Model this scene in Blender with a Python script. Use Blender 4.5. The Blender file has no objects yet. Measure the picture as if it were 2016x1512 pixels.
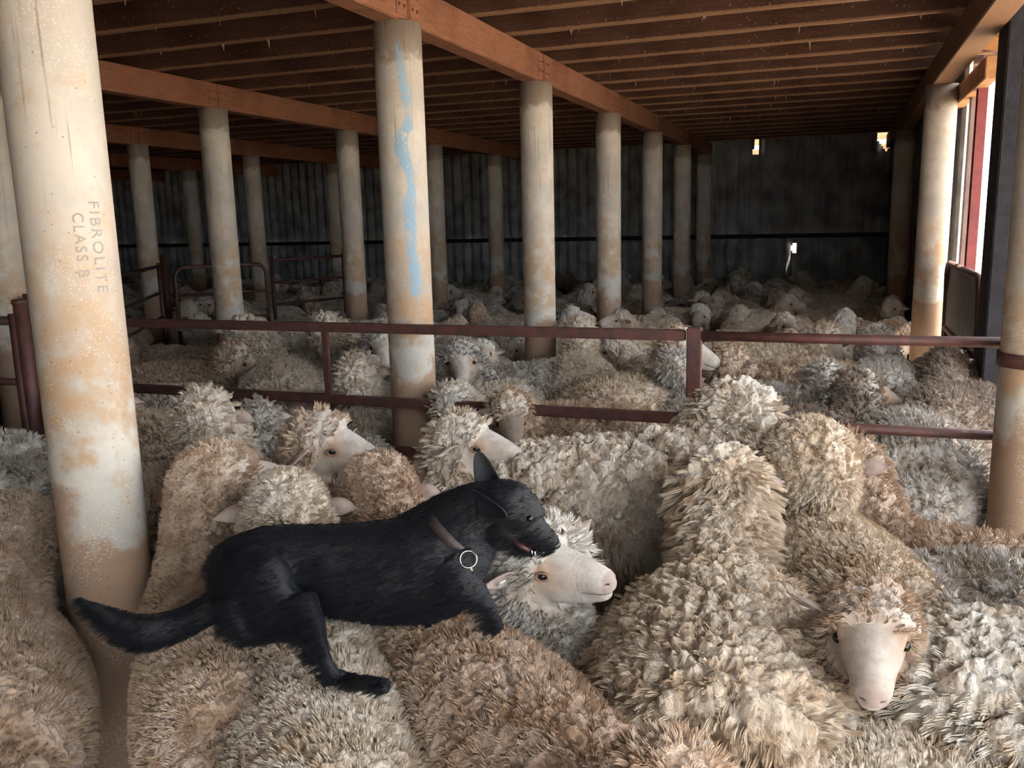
import bpy, bmesh, math, random
import numpy as np
from mathutils import Vector, Matrix, noise as mnoise
random.seed(7)
C = bpy.context.scene.collection
V = Vector

# ------------------------------------------------------------------ camera measurements
CX, CY, FPX = 1008.0, 756.0, 1718.4
YAW, PITCH, ROLL, EYE = .356756, .186355, -.0242843, 1.8
_cy, _sy, _cp, _sp = math.cos(YAW), math.sin(YAW), math.cos(PITCH), math.sin(PITCH)
FW = V((-_sy*_cp, _cy*_cp, -_sp)); RT0 = V((_cy, _sy, 0)); UP0 = RT0.cross(FW)
RT = RT0*math.cos(ROLL) + UP0*math.sin(ROLL); UP = -RT0*math.sin(ROLL) + UP0*math.cos(ROLL)
EYEP = V((0, 0, EYE))
def ray(px, py): return FW + RT*((px-CX)/FPX) - UP*((py-CY)/FPX)
def at_z(px, py, z):
    d = ray(px, py); return EYEP + d*((z-EYE)/d.z)
def at_d(px, py, dep): return EYEP + ray(px, py)*dep
def at_y(px, py, Y):
    d = ray(px, py); return EYEP + d*(Y/d.y)
def at_x(px, py, X):
    d = ray(px, py); return EYEP + d*(X/d.x)
def depth(p): return (V(p)-EYEP).dot(FW)
def floor_z(y): return -.010*max(0.0, y-4.0)

# ------------------------------------------------------------------ object helpers
def tag(o, label=None, cat=None, group=None, kind=None):
    if label: o['label'] = label
    if cat: o['category'] = cat
    if group: o['group'] = group
    if kind: o['kind'] = kind
    return o
def obj(name, me, mat=None, parent=None, smooth=False):
    if isinstance(me, bmesh.types.BMesh):
        bm = me; me = bpy.data.meshes.new(name); bm.to_mesh(me); bm.free()
    if mat is not None and not me.materials: me.materials.append(mat)
    if smooth:
        me.polygons.foreach_set('use_smooth', [True]*len(me.polygons))
    o = bpy.data.objects.new(name, me); C.objects.link(o)
    if parent is not None: o.parent = parent
    return o
def empty(name, loc, rz=0):
    o = bpy.data.objects.new(name, None); C.objects.link(o)
    o.location = loc; o.rotation_euler = (0, 0, rz); o.empty_display_size = .1
    return o
def box(bm, lo, hi, M=None):
    vs = [bm.verts.new((x, y, z)) for x in (lo[0], hi[0]) for y in (lo[1], hi[1]) for z in (lo[2], hi[2])]
    if M is not None:
        for v in vs: v.co = M @ v.co
    a, b, c, d, e, f, g, h = vs
    for q in ((a, b, d, c), (e, g, h, f), (a, e, f, b), (c, d, h, g), (a, c, g, e), (b, f, h, d)): bm.faces.new(q)
    return vs
def bbox(lo, hi, bev=0.0, M=None):
    bm = bmesh.new(); box(bm, lo, hi, M)
    bmesh.ops.recalc_face_normals(bm, faces=bm.faces)
    if bev: bmesh.ops.bevel(bm, geom=bm.edges[:], offset=bev, segments=2, affect='EDGES')
    return bm
def loft(bm, pts, rad, n=20, ref=V((0, 0, 1)), cap=True):
    """rings along a polyline; rad = [(half width, half height)]"""
    pts = [V(p) for p in pts]; rings = []
    for i, p in enumerate(pts):
        t = (pts[min(i+1, len(pts)-1)] - pts[max(i-1, 0)]).normalized()
        side = ref.cross(t)
        if side.length < 1e-3: side = V((0, 1, 0))
        side.normalize(); upv = t.cross(side).normalized()
        r = rad[i]; rw, rh = r if isinstance(r, (tuple, list)) else (r, r)
        rings.append([bm.verts.new(p + side*rw*math.cos(a) + upv*rh*math.sin(a)) for a in [2*math.pi*k/n for k in range(n)]])
    for A, B in zip(rings, rings[1:]):
        for k in range(n): bm.faces.new((A[k], A[(k+1) % n], B[(k+1) % n], B[k]))
    if cap:
        bm.faces.new(rings[0][::-1]); bm.faces.new(rings[-1])
    return rings
def ellipsoid(bm, c, axes, n=16):
    """axes = three vectors (half lengths)"""
    c = V(c); a, b, d = axes
    M = Matrix((a, b, d)).transposed().to_4x4(); M.translation = c
    bmesh.ops.create_uvsphere(bm, u_segments=n, v_segments=n//2+2, radius=1, matrix=M)
def tube(bm, pts, r, n=10):
    return loft(bm, pts, [r]*len(pts), n)
def bez(a, b, c, n):
    a, b, c = V(a), V(b), V(c)
    return [a*(1-t)**2 + b*2*t*(1-t) + c*t*t for t in [i/(n-1) for i in range(n)]]
def catmull(P, n):
    P = [V(p) for p in P]; out = []
    for i in range(len(P)-1):
        p0, p1, p2, p3 = P[max(i-1, 0)], P[i], P[i+1], P[min(i+2, len(P)-1)]
        for k in range(n):
            t = k/n
            out.append(.5*((2*p1)+(p2-p0)*t+(2*p0-5*p1+4*p2-p3)*t*t+(3*p1-p0-3*p2+p3)*t**3))
    out.append(P[-1]); return out
def remesh(bm, voxel, smooth=4, factor=.5):
    bmesh.ops.recalc_face_normals(bm, faces=bm.faces)
    me = bpy.data.meshes.new('tmp'); bm.to_mesh(me); bm.free()
    o = bpy.data.objects.new('tmp', me); C.objects.link(o)
    m = o.modifiers.new('r', 'REMESH'); m.mode = 'VOXEL'; m.voxel_size = voxel; m.use_smooth_shade = True
    if smooth:
        s = o.modifiers.new('s', 'SMOOTH'); s.factor = factor; s.iterations = smooth
    dg = bpy.context.evaluated_depsgraph_get()
    out = bpy.data.meshes.new_from_object(o.evaluated_get(dg), depsgraph=dg)
    bpy.data.objects.remove(o); bpy.data.meshes.remove(me)
    return out

# ------------------------------------------------------------------ node helpers
class NT:
    def __init__(s, mat):
        mat.use_nodes = True; s.t = mat.node_tree; s.t.nodes.clear(); s.mat = mat
        s.out = s.t.nodes.new('ShaderNodeOutputMaterial')
    def n(s, typ, inp=None, **kw):
        nd = s.t.nodes.new('ShaderNode'+typ)
        for k, v in kw.items(): setattr(nd, k, v)
        for k, v in (inp or {}).items():
            sock = nd.inputs[k]
            if isinstance(v, bpy.types.NodeSocket): s.t.links.new(v, sock)
            else: sock.default_value = v
        return nd
    def math(s, op, a, b=0.0, c=0.0, clamp=False):
        nd = s.n('Math', {0: a, 1: b, 2: c}, operation=op, use_clamp=clamp); return nd.outputs[0]
    def vm(s, op, a, b=(0, 0, 0)):
        if op == 'SCALE': nd = s.n('VectorMath', {0: a, 'Scale': b}, operation=op)
        else: nd = s.n('VectorMath', {0: a, 1: b}, operation=op)
        return nd.outputs[0]
    def ramp(s, fac, stops):
        nd = s.n('ValToRGB', {'Fac': fac}); e = nd.color_ramp.elements
        while len(e) < len(stops): e.new(.5)
        for i, (p, c) in enumerate(stops):
            e[i].position = p; e[i].color = (c[0], c[1], c[2], 1)
        return nd.outputs[0]
    def mix(s, f, a, b, blend='MIX'):
        nd = s.n('MixRGB', {'Fac': f, 'Color1': a, 'Color2': b}, blend_type=blend); return nd.outputs[0]
    def ss(s, x, a, b):
        return s.n('MapRange', {'Value': x, 'From Min': a, 'From Max': b}, interpolation_type='SMOOTHSTEP').outputs[0]
    def noise(s, v, scale, detail=3, rough=.55):
        return s.n('TexNoise', {'Vector': v, 'Scale': scale, 'Detail': detail, 'Roughness': rough})
    def vor(s, v, scale, feature='F1', **kw):
        inp = {'Vector': v, 'Scale': scale}; inp.update(kw)
        return s.n('TexVoronoi', inp, feature=feature)
    def coord(s): return s.n('TexCoord').outputs['Object']
    def attr(s, name): return s.n('Attribute', attribute_name=name)
    def finish(s, bsdf, disp=None):
        s.t.links.new(bsdf, s.out.inputs['Surface'])
        if disp is not None:
            s.t.links.new(disp, s.out.inputs['Displacement'])
def rgb(r, g, b): return (r, g, b, 1)
def new_mat(name): return bpy.data.materials.new(name)

def mat_simple(name, col, rough=.7, metal=0.0, var=.25, scale=8, bump=.3, col2=None, bscale=40):
    m = new_mat(name); t = NT(m); co = t.coord()
    nz = t.noise(co, scale, 5).outputs[0]
    c2 = col2 or tuple(c*(1-var) for c in col)
    c = t.ramp(nz, [(.35, col), (.65, c2)])
    b = t.n('Bump', {'Height': t.noise(co, bscale, 4).outputs[0], 'Strength': bump, 'Distance': .01})
    p = t.n('BsdfPrincipled', {'Base Color': c, 'Roughness': rough, 'Metallic': metal, 'Normal': b.outputs[0]})
    t.finish(p.outputs[0]); return m

def mat_wool(name, zs=.45, cell=34., amp=.020, cell2=85.):
    m = new_mat(name); t = NT(m); co = t.coord()
    oi = t.n('ObjectInfo')
    offs = t.n('CombineXYZ', {'X': t.math('MULTIPLY', oi.outputs['Random'], 13.0), 'Y': 0.0, 'Z': 0.0}).outputs[0]
    wool = t.attr('wool').outputs['Fac']
    n1 = t.vm('SCALE', t.vm('SUBTRACT', t.noise(co, 7., 2).outputs['Color'], (.5, .5, .5)), .055)
    n2 = t.vm('SCALE', t.vm('SUBTRACT', t.noise(co, 38., 2).outputs['Color'], (.5, .5, .5)), .016)
    q = t.vm('ADD', t.vm('ADD', co, n1), n2)
    qs = t.vm('MULTIPLY', q, (1., 1., zs))
    v1 = t.vor(qs, cell, 'F1').outputs['Distance']
    d1 = t.math('SUBTRACT', 1.0, t.math('MULTIPLY', v1, 1.25))
    d1 = t.math('POWER', t.math('MAXIMUM', d1, 0.0), .7)
    qs2 = t.vm('MULTIPLY', q, (1., 1., .8))
    v2 = t.vor(qs2, cell2, 'F1').outputs['Distance']
    d2 = t.math('SUBTRACT', 1.0, v2)
    ve = t.vor(qs, 9., 'DISTANCE_TO_EDGE').outputs['Distance']
    cr = t.ss(ve, 0.0, .12)
    big = t.noise(co, 5., 2).outputs[0]
    fine = t.noise(t.vm('MULTIPLY', q, (1., 1., .5)), 260., 4, .7).outputs[0]
    h = t.math('MULTIPLY', d1, amp)
    h = t.math('MULTIPLY_ADD', d2, amp*.42, h)
    h = t.math('MULTIPLY_ADD', cr, amp*.55, h)
    h = t.math('MULTIPLY_ADD', big, .03, h)
    h = t.math('MULTIPLY_ADD', fine, amp*.26, h)
    h = t.math('MULTIPLY', t.math('SUBTRACT', h, .018), wool)
    # short hair on the bare face
    ff = t.noise(co, 420., 3, .6).outputs[0]
    h = t.math('ADD', h, t.math('MULTIPLY', t.math('SUBTRACT', 1.0, wool), t.math('MULTIPLY_ADD', ff, .0035, t.math('MULTIPLY', t.math('MULTIPLY', t.ss(t.attr('fc').outputs['Vector'] if False else t.n('SeparateXYZ', {0: t.attr('fc').outputs['Vector']}).outputs[0], .13, .17), t.math('SINE', t.math('MULTIPLY', t.n('SeparateXYZ', {0: t.attr('fc').outputs['Vector']}).outputs[0], 420.))), .0003))))
    disp = t.n('Displacement', {'Height': h, 'Midlevel': 0.0, 'Scale': 1.0}, space='OBJECT').outputs[0]
    # wool colour: per-sheep tint, mottled dirt
    tint = oi.outputs['Color']
    pat = t.noise(co, 11., 5, .65).outputs[0]
    pat2 = t.noise(co, 60., 4, .6).outputs[0]
    c = t.mix(t.ss(pat, .38, .68), tint, t.mix(1.0, tint, rgb(.70, .60, .50), 'MULTIPLY'))
    c = t.mix(t.ss(pat2, .42, .75), c, t.mix(1.0, c, rgb(1.28, 1.25, 1.2), 'MULTIPLY'))
    topk = t.attr('topk').outputs['Fac']
    c = t.mix(t.math('MULTIPLY', topk, .75), c, t.mix(.5, tint, rgb(.72, .70, .64)))
    # face colours
    fc = t.attr('fc').outputs['Vector']; sx = t.n('SeparateXYZ', {0: fc})
    ft, fu, fs = sx.outputs
    base = t.mix(t.ss(t.noise(co, 16., 5, .65).outputs[0], .3, .7), rgb(.66, .60, .53), rgb(.46, .38, .31))
    base = t.mix(t.math('MULTIPLY', oi.outputs['Alpha'], 1.0), rgb(.20, .13, .09), base)
    # tan eye patch
    dx = t.math('SUBTRACT', ft, .095); du = t.math('SUBTRACT', fu, .022)
    dist = t.math('SQRT', t.math('ADD', t.math('MULTIPLY', dx, dx), t.math('MULTIPLY', du, du)))
    base = t.mix(t.math('MULTIPLY', t.math('SUBTRACT', 1.0, t.ss(dist, .015, .05)), .6), base, rgb(.45, .22, .10))
    afs = t.math('ABSOLUTE', fs)
    base = t.mix(t.math('MULTIPLY', t.ss(afs, .030, .066), .42), base, rgb(.42, .27, .17))
    nose_m = t.math('MULTIPLY', t.ss(ft, .255, .272), t.math('MULTIPLY', t.ss(fu, -.030, -.018), t.ss(afs, .042, .030)))
    base = t.mix(t.math('MULTIPLY', nose_m, .7), base, rgb(.36, .255, .215))
    mo = t.math('MULTIPLY', t.ss(t.math('ABSOLUTE', t.math('ADD', fu, .031)), .0045, .0015), t.ss(ft, .19, .21))
    base = t.mix(t.math('MULTIPLY', mo, .8), base, rgb(.16, .10, .085))
    dn = t.math('SUBTRACT', t.math('ABSOLUTE', fs), .023)
    nu = t.math('SUBTRACT', fu, .006)
    nd = t.math('SQRT', t.math('ADD', t.math('MULTIPLY', dn, dn), t.math('MULTIPLY', nu, t.math('MULTIPLY', nu, 3.0))))
    nostril = t.math('MULTIPLY', t.math('SUBTRACT', 1.0, t.ss(nd, .005, .010)), t.ss(ft, .252, .262))
    base = t.mix(nostril, base, rgb(.09, .04, .04))
    legm = t.attr('legm').outputs['Fac']
    base = t.mix(legm, base, rgb(.30, .23, .17))
    col = t.mix(wool, base, c)
    p = t.n('BsdfPrincipled', {'Base Color': col, 'Roughness': .95, 'Specular IOR Level': .15, 'Sheen Weight': .25, 'Sheen Roughness': .5})
    t.finish(p.outputs[0], disp)
    m.displacement_method = 'BOTH'
    return m

M = {}
M['wool'] = mat_wool('tight_wool')
M['wool_long'] = mat_wool('long_lock_wool', .24, 30., .030, 75.)
M['wool_fine'] = mat_wool('fine_wool', .6, 52., .012, 110.)
def mat_fibre():
    m = new_mat('wool_fibre'); t = NT(m); co = t.coord(); oi = t.n('ObjectInfo'); tint = oi.outputs['Color']
    pat = t.noise(co, 11., 5, .65).outputs[0]
    c = t.mix(t.ss(pat, .38, .68), tint, t.mix(1.0, tint, rgb(.70, .60, .50), 'MULTIPLY'))
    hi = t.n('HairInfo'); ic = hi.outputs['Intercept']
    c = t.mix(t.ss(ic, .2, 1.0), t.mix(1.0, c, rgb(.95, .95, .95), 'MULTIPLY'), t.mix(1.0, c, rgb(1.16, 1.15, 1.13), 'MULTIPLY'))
    p = t.n('BsdfPrincipled', {'Base Color': c, 'Roughness': .9, 'Specular IOR Level': .2})
    t.finish(p.outputs[0]); return m
M['fibre'] = mat_fibre()
M['eye'] = mat_simple('sheep_eye', (.012, .008, .006), .08, bump=0)
M['eyelid'] = mat_simple('eyelid_skin', (.26, .16, .12), .6)
M['ear'] = mat_simple('ear_skin', (.52, .42, .36), .8, col2=(.42, .30, .25), scale=30)
M['tagw'] = mat_simple('white_plastic', (.8, .8, .78), .4, bump=0)
M['tooth'] = M['tagw']
M['steel'] = mat_simple('rusty_painted_steel', (.13, .045, .035), .55, .1, .5, 14, .35, col2=(.07, .035, .03))
M['steel_red'] = mat_simple('red_painted_steel', (.32, .06, .06), .5, 0, .3, 9, .2)
M['darkpost'] = mat_simple('dark_timber_backlit_post', (.022, .02, .026), .9, 0, .4, 12, .5)  # near-black holds the door post's backlit shade; the girt shares it
M['sheet'] = mat_simple('galvanised_sheet', (.22, .20, .19), .6, .2, .3, 6, .2)
M['white_rope'] = mat_simple('rope', (.6, .52, .36), .9)

def mat_wood(name, a, b, sc=(1, 1, 1), dust=None):
    m = new_mat(name); t = NT(m); co = t.n('TexCoord').outputs['Object']
    q = t.vm('MULTIPLY', co, sc)
    grain = t.noise(q, 14., 6, .65).outputs[0]
    blot = t.noise(co, 2.3, 4).outputs[0]
    c = t.mix(t.ss(grain, .3, .7), rgb(*a), rgb(*b))
    c = t.mix(t.ss(blot, .45, .75), c, t.mix(1.0, c, rgb(.62, .58, .55), 'MULTIPLY'))
    spk = t.noise(co, 55., 3).outputs[0]
    c = t.mix(t.ss(spk, .66, .75), c, rgb(.38, .25, .15))
    if dust:
        dm = t.ss(t.math('ADD', t.n('SeparateXYZ', {0: co}).outputs[2], t.math('MULTIPLY', spk, -.02)), dust+.006, dust-.006)
        c = t.mix(t.math('MULTIPLY', dm, .8), c, rgb(.30, .17, .10))
    bmp = t.n('Bump', {'Height': t.math('ADD', grain, t.math('MULTIPLY', spk, .5)), 'Strength': .5, 'Distance': .008})
    p = t.n('BsdfPrincipled', {'Base Color': c, 'Roughness': .85, 'Normal': bmp.outputs[0], 'Specular IOR Level': .25})
    t.finish(p.outputs[0]); return m
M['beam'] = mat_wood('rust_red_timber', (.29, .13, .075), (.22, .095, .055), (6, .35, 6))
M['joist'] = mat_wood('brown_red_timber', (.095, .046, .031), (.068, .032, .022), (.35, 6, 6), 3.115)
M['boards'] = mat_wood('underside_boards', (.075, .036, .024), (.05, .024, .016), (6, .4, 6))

def mat_pipe(name, blue=False):
    m = new_mat(name); t = NT(m); co = t.n('TexCoord').outputs['Object']
    sx = t.n('SeparateXYZ', {0: co}); z = t.math('SUBTRACT', sx.outputs[2], .30)
    rnd = t.n('ObjectInfo').outputs['Random']
    off = t.vm('ADD', co, t.n('CombineXYZ', {'X': t.math('MULTIPLY', rnd, 37.), 'Y': t.math('MULTIPLY', rnd, 17.), 'Z': 0.0}).outputs[0])
    big = t.noise(off, 2.6, 5, .6).outputs[0]
    med = t.noise(off, 9., 6, .65).outputs[0]
    base = t.mix(t.ss(big, .35, .65), rgb(.60, .545, .46), rgb(.46, .42, .365))
    base = t.mix(t.math('MULTIPLY', t.ss(med, .5, .72), .5), base, rgb(.52, .36, .21))
    # tan mud splash, up to sheep and a bit higher
    zz = t.math('ADD', z, t.math('MULTIPLY', t.math('SUBTRACT', big, .5), 1.0))
    zz = t.math('ADD', zz, t.math('MULTIPLY', t.math('SUBTRACT', med, .5), .35))
    mud = t.math('MULTIPLY', t.ss(zz, 1.95, 1.35), t.ss(zz, 1.06, 1.20))
    base = t.mix(t.math('MULTIPLY', t.math('MULTIPLY', mud, t.ss(med, .30, .62)), .85), base, rgb(.47, .29, .155))
    mud2 = t.ss(zz, .98, .84)
    base = t.mix(t.math('MULTIPLY', mud2, .85), base, rgb(.34, .195, .115))
    # rows of small pale moulding marks round the pipe
    fz = t.n('TexVoronoi', {'Vector': t.vm('MULTIPLY', off, (1, 1, 1.7)), 'Scale': 95.}, feature='F1').outputs['Distance']
    spots = t.math('MULTIPLY', t.ss(fz, .38, .2), t.ss(t.noise(off, 6., 3).outputs[0], .50, .60))
    base = t.mix(t.math('MULTIPLY', spots, .55), base, rgb(.74, .66, .54))
    pits = t.ss(t.n('TexVoronoi', {'Vector': off, 'Scale': 30.}, feature='F1').outputs['Distance'], .10, .05)
    base = t.mix(t.math('MULTIPLY', pits, .7), base, rgb(.12, .09, .06))
    # dark drips from the top
    ang = t.math('ARCTAN2', sx.outputs[1], sx.outputs[0])
    dv = t.n('CombineXYZ', {'X': t.math('MULTIPLY', ang, 1.6), 'Y': t.math('MULTIPLY', z, .28), 'Z': t.math('MULTIPLY', rnd, 50.)}).outputs[0]
    drip = t.noise(dv, 5.5, 4, .6).outputs[0]
    dmask = t.math('MULTIPLY', t.ss(drip, .60, .70), t.ss(z, 1.3, 2.4))
    base = t.mix(t.math('MULTIPLY', dmask, .65), base, rgb(.23, .16, .10))
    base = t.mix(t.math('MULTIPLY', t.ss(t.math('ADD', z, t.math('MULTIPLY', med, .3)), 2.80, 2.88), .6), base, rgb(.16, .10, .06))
    if blue:
        # wavy streak of blue raddle painted on the side that faces the pens
        ys = [115, 170, 220, 245, 265, 300, 340, 380, 420, 480, 560, 590]
        cs = [-.03, .07, .23, .26, .28, -.06, .10, .30, .18, .19, .31, .33]; ws = [.05, .20, .25, .07, .22, .36, .32, .20, .33, .28, .28, .10]
        zn = t.n('MapRange', {'Value': z, 'From Min': 1.37, 'From Max': 2.80}).outputs[0]
        def curve(vals, lo, hi):
            nd = t.n('FloatCurve', {'Value': zn}); cv = nd.mapping.curves[0]
            P = sorted((1-(y-115)/475., (v-lo)/(hi-lo)) for y, v in zip(ys, vals))
            cv.points[0].location = P[0]; cv.points[1].location = P[-1]
            for q in P[1:-1]: cv.points.new(*q)
            nd.mapping.update(); return t.math('MULTIPLY_ADD', nd.outputs[0], hi-lo, lo)
        a0 = t.math('ADD', curve(cs, -.5, .5), -1.10); wid = t.math('MULTIPLY', curve(ws, 0., .5), 1.35)
        da = t.math('ABSOLUTE', t.math('SUBTRACT', ang, a0))
        rough = t.noise(t.vm('MULTIPLY', co, (1, 1, .5)), 46., 5, .7).outputs[0]
        e = t.math('ADD', da, t.math('MULTIPLY', t.math('SUBTRACT', rough, .5), .35))
        msk = t.math('SUBTRACT', 1.0, t.ss(t.math('SUBTRACT', e, t.math('MULTIPLY', wid, .62)), -.05, .06))
        msk = t.math('MULTIPLY', msk, t.ss(rough, .36, .52))
        msk = t.math('MULTIPLY', msk, t.math('MULTIPLY', t.ss(z, 1.34, 1.40), t.ss(z, 2.82, 2.72)))
        base = t.mix(t.math('MULTIPLY', msk, .85), base, t.mix(rough, rgb(.10, .30, .50), rgb(.36, .52, .60)))
    hgt = t.math('ADD', t.math('MULTIPLY', med, .6), t.math('MULTIPLY', fz, .25))
    rings_ = t.n('TexWave', {'Vector': co, 'Scale': 22., 'Distortion': .6, 'Detail': 2.0}, wave_type='BANDS', bands_direction='Z').outputs['Fac']
    hgt = t.math('ADD', hgt, t.math('MULTIPLY', rings_, .10))
    bmp = t.n('Bump', {'Height': hgt, 'Strength': .35, 'Distance': .006})
    p = t.n('BsdfPrincipled', {'Base Color': base, 'Roughness': .8, 'Normal': bmp.outputs[0], 'Specular IOR Level': .3})
    t.finish(p.outputs[0]); return m
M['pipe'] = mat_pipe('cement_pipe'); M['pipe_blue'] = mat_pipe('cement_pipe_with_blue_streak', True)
M['corr'] = mat_simple('grey_corrugated_sheet', (.36, .355, .34), .75, 0, .5, 3, .2, col2=(.16, .15, .145))
M['corr_low'] = mat_simple('pale_corrugated_sheet', (.44, .44, .43), .75, 0, .5, 3, .2, col2=(.20, .19, .18))
M['dirt'] = mat_simple('dark_trampled_dung', (.06, .045, .035), .95, 0, .4, 5, .8, bscale=25)
M['yard'] = mat_simple('pale_dry_yard', (.45, .36, .27), .95, 0, .25, 3, .5)
M['outwall'] = mat_simple('sunlit_timber', (.55, .28, .12), .8, 0, .4, 8, .3)
M['ink'] = mat_simple('faded_stencil_ink', (.42, .38, .34), .9, bump=0)

# ------------------------------------------------------------------ setting
def grid_floor():
    bm = bmesh.new(); nx, ny = 60, 60
    X0, X1, Y0, Y1 = -18.2, 2.0, -2.5, 17.6
    vs = [[bm.verts.new((X0+(X1-X0)*i/nx, Y0+(Y1-Y0)*j/ny, floor_z(Y0+(Y1-Y0)*j/ny) + .012*mnoise.noise(V((i*.9, j*.9, 0))))) for j in range(ny+1)] for i in range(nx+1)]
    for i in range(nx):
        for j in range(ny): bm.faces.new((vs[i][j], vs[i+1][j], vs[i+1][j+1], vs[i][j+1]))
    return bm
tag(obj('floor', grid_floor(), M['dirt'], smooth=True), kind='structure')
tag(obj('floor_yard', bbox((-70, -60, -.50), (90, 90, -.32)), M['yard']), kind='structure')
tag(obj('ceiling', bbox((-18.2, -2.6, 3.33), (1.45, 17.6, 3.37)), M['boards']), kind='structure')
tag(obj('wall_left', bbox((-18.3, -2.6, -.3), (-18.2, 17.6, 3.33)), M['corr']), kind='structure')

WALLY = 17.3
def corrug(x0, x1, z0, z1, y, pitch=.21, amp=.038, step=.035, zs=.16, holes=()):
    bm = bmesh.new(); nx = int((x1-x0)/step); nz = max(1, int((z1-z0)/zs))
    g = [[None]*(nz+1) for _ in range(nx+1)]
    for i in range(nx+1):
        x = x0+(x1-x0)*i/nx
        yy = y + amp*math.sin(2*math.pi*x/pitch)
        for j in range(nz+1): g[i][j] = bm.verts.new((x, yy, z0+(z1-z0)*j/nz))
    for i in range(nx):
        for j in range(nz):
            cx = x0+(x1-x0)*(i+.5)/nx; cz = z0+(z1-z0)*(j+.5)/nz
            if any(h(cx, cz) for h in holes): continue
            bm.faces.new((g[i][j], g[i+1][j], g[i+1][j+1], g[i][j+1]))
    bmesh.ops.recalc_face_normals(bm, faces=bm.faces)
    r = bmesh.ops.solidify(bm, geom=bm.faces[:], thickness=.007)
    return bm
holes = [lambda x, z: abs(x+1.5) < .045*(1.2-(z-3.03)*1.5) and 2.88 < z < 3.13 and not (x < -1.51 and z > 2.98),
         lambda x, z: .60 < x < .84 and 3.0-(.12-abs(x-.74))*1.3 < z]
hole_low = [lambda x, z: ((x+.76)/.055)**2+((z-1.15)/.085)**2 < 1]
tag(obj('wall_back', corrug(-18.2, 1.25, 1.33, 3.33, WALLY, holes=holes, zs=.045), M['corr'], smooth=False), kind='structure')
tag(obj('wall_back', corrug(-18.2, 1.25, -.2, 1.42, WALLY-.045, holes=hole_low, zs=.045), M['corr_low']), kind='structure')
def girt():
    bm = bmesh.new(); box(bm, (-18.2, WALLY-.16, 1.34), (1.2, WALLY-.08, 1.42)); box(bm, (-18.2, WALLY-.14, .28), (1.2, WALLY-.08, .38))
    bmesh.ops.recalc_face_normals(bm, faces=bm.faces); return bm
tag(obj('trim_1', girt(), M['darkpost']), kind='structure')
# right-hand wall: corrugated from the far column on, runs along y
def wall_r():
    bm = corrug(9.35, 17.3, -.2, 3.33, 0, zs=.4)
    for v in bm.verts: v.co = V((1.08 + v.co.y, v.co.x, v.co.z))
    bmesh.ops.recalc_face_normals(bm, faces=bm.faces); return bm
tag(obj('wall_right', wall_r(), M['corr']), kind='structure')

# columns -----------------------------------------------------------
R = .135; BEAMZ = 2.883
XR = [-2.36, -5.565, -8.77, -11.98, -15.2]; XE = .815
def colY(i): return 4.632 + 2.422*i
def pipe_mesh(nm='pipe'):
    bm = bmesh.new(); n = 64
    zs = [0, .6, 1.2, 1.8, 2.4, 2.86, 3.183]
    pts = [V((0, 0, z)) for z in zs]; rr = [R]*6 + [R]
    outer = [[bm.verts.new((R*math.cos(a)*(1+.006*math.sin(3*a+z)), R*math.sin(a), z)) for a in [2*math.pi*k/n for k in range(n)]] for z in zs]
    inner = [[bm.verts.new(((R-.02)*math.cos(a), (R-.02)*math.sin(a), z)) for a in [2*math.pi*k/n for k in range(n)]] for z in (3.183, 3.0)]
    L = outer+inner
    for A, B in zip(L, L[1:]):
        for k in range(n): bm.faces.new((A[k], A[(k+1) % n], B[(k+1) % n], B[k]))
    bm.faces.new(L[-1]); bm.faces.new(L[0][::-1])
    bmesh.ops.recalc_face_normals(bm, faces=bm.faces)
    me = bpy.data.meshes.new(nm); bm.to_mesh(me); bm.free()
    me.polygons.foreach_set('use_smooth', [True]*len(me.polygons))
    return me
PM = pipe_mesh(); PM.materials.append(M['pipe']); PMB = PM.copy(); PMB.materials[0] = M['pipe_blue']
def column(x, y, label, blue=False, group=None):
    o = bpy.data.objects.new('pipe_column', PMB if blue else PM); C.objects.link(o)
    o.location = (x, y, BEAMZ-3.183); tag(o, label, 'column', group)
    return o
names = {
 (0, -1): 'thick pale mud-stained cement pipe column with CLASS B stencilled on it, nearest, behind the dog tail',
 (0, 0): 'cement pipe column with a wavy streak of blue paint, just behind the pen rails',
 (0, 1): 'cement pipe column next along the near beam after the blue-streaked one',
 (0, 2): 'cement pipe column with a ring crack near its top, two columns beyond the blue-streaked one',
 (0, 3): 'cement pipe column third along the near beam beyond the blue-streaked one',
 (0, 4): 'slim-looking pipe column fourth along the near beam beyond the blue-streaked one',
 (0, 5): 'last pipe column of the near beam, dim, close to the corrugated back wall',
 (1, -1): 'pale pipe column at the left picture edge behind the stencilled column',
 (1, 0): 'pipe column of the second row hidden mostly behind the stencilled column',
 (1, 1): 'pipe column with a cracked top under the second beam, beyond the red pen gate',
 (1, 2): 'pipe column under the second beam just left of the blue-streaked column',
 (1, 3): 'pipe column seen right beside the right edge of the blue-streaked column',
 (1, 4): 'small distant pipe column under the end of the second beam before the back wall',
 (1, 5): 'farthest pipe column of the second row against the back wall',
 (2, 1): 'bluish dim pipe column of the third row behind the far pen panels',
 (2, 2): 'bluish pipe column with a chipped top beside the post of the far pen gate',
 (2, 3): 'dim pipe column of the third row crossed by the far pen rails',
 (2, 4): 'dim pipe column of the third row just left of the second-row column by the blue streak',
 (2, 5): 'last dim pipe column of the third row near the back wall',
 (3, 2): 'shadowed pipe column of the fourth row, nearer one',
 (3, 3): 'shadowed pipe column of the fourth row seen between two lighter ones',
 (3, 4): 'shadowed pipe column of the fourth row, farther one',
}
COLS = []
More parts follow.
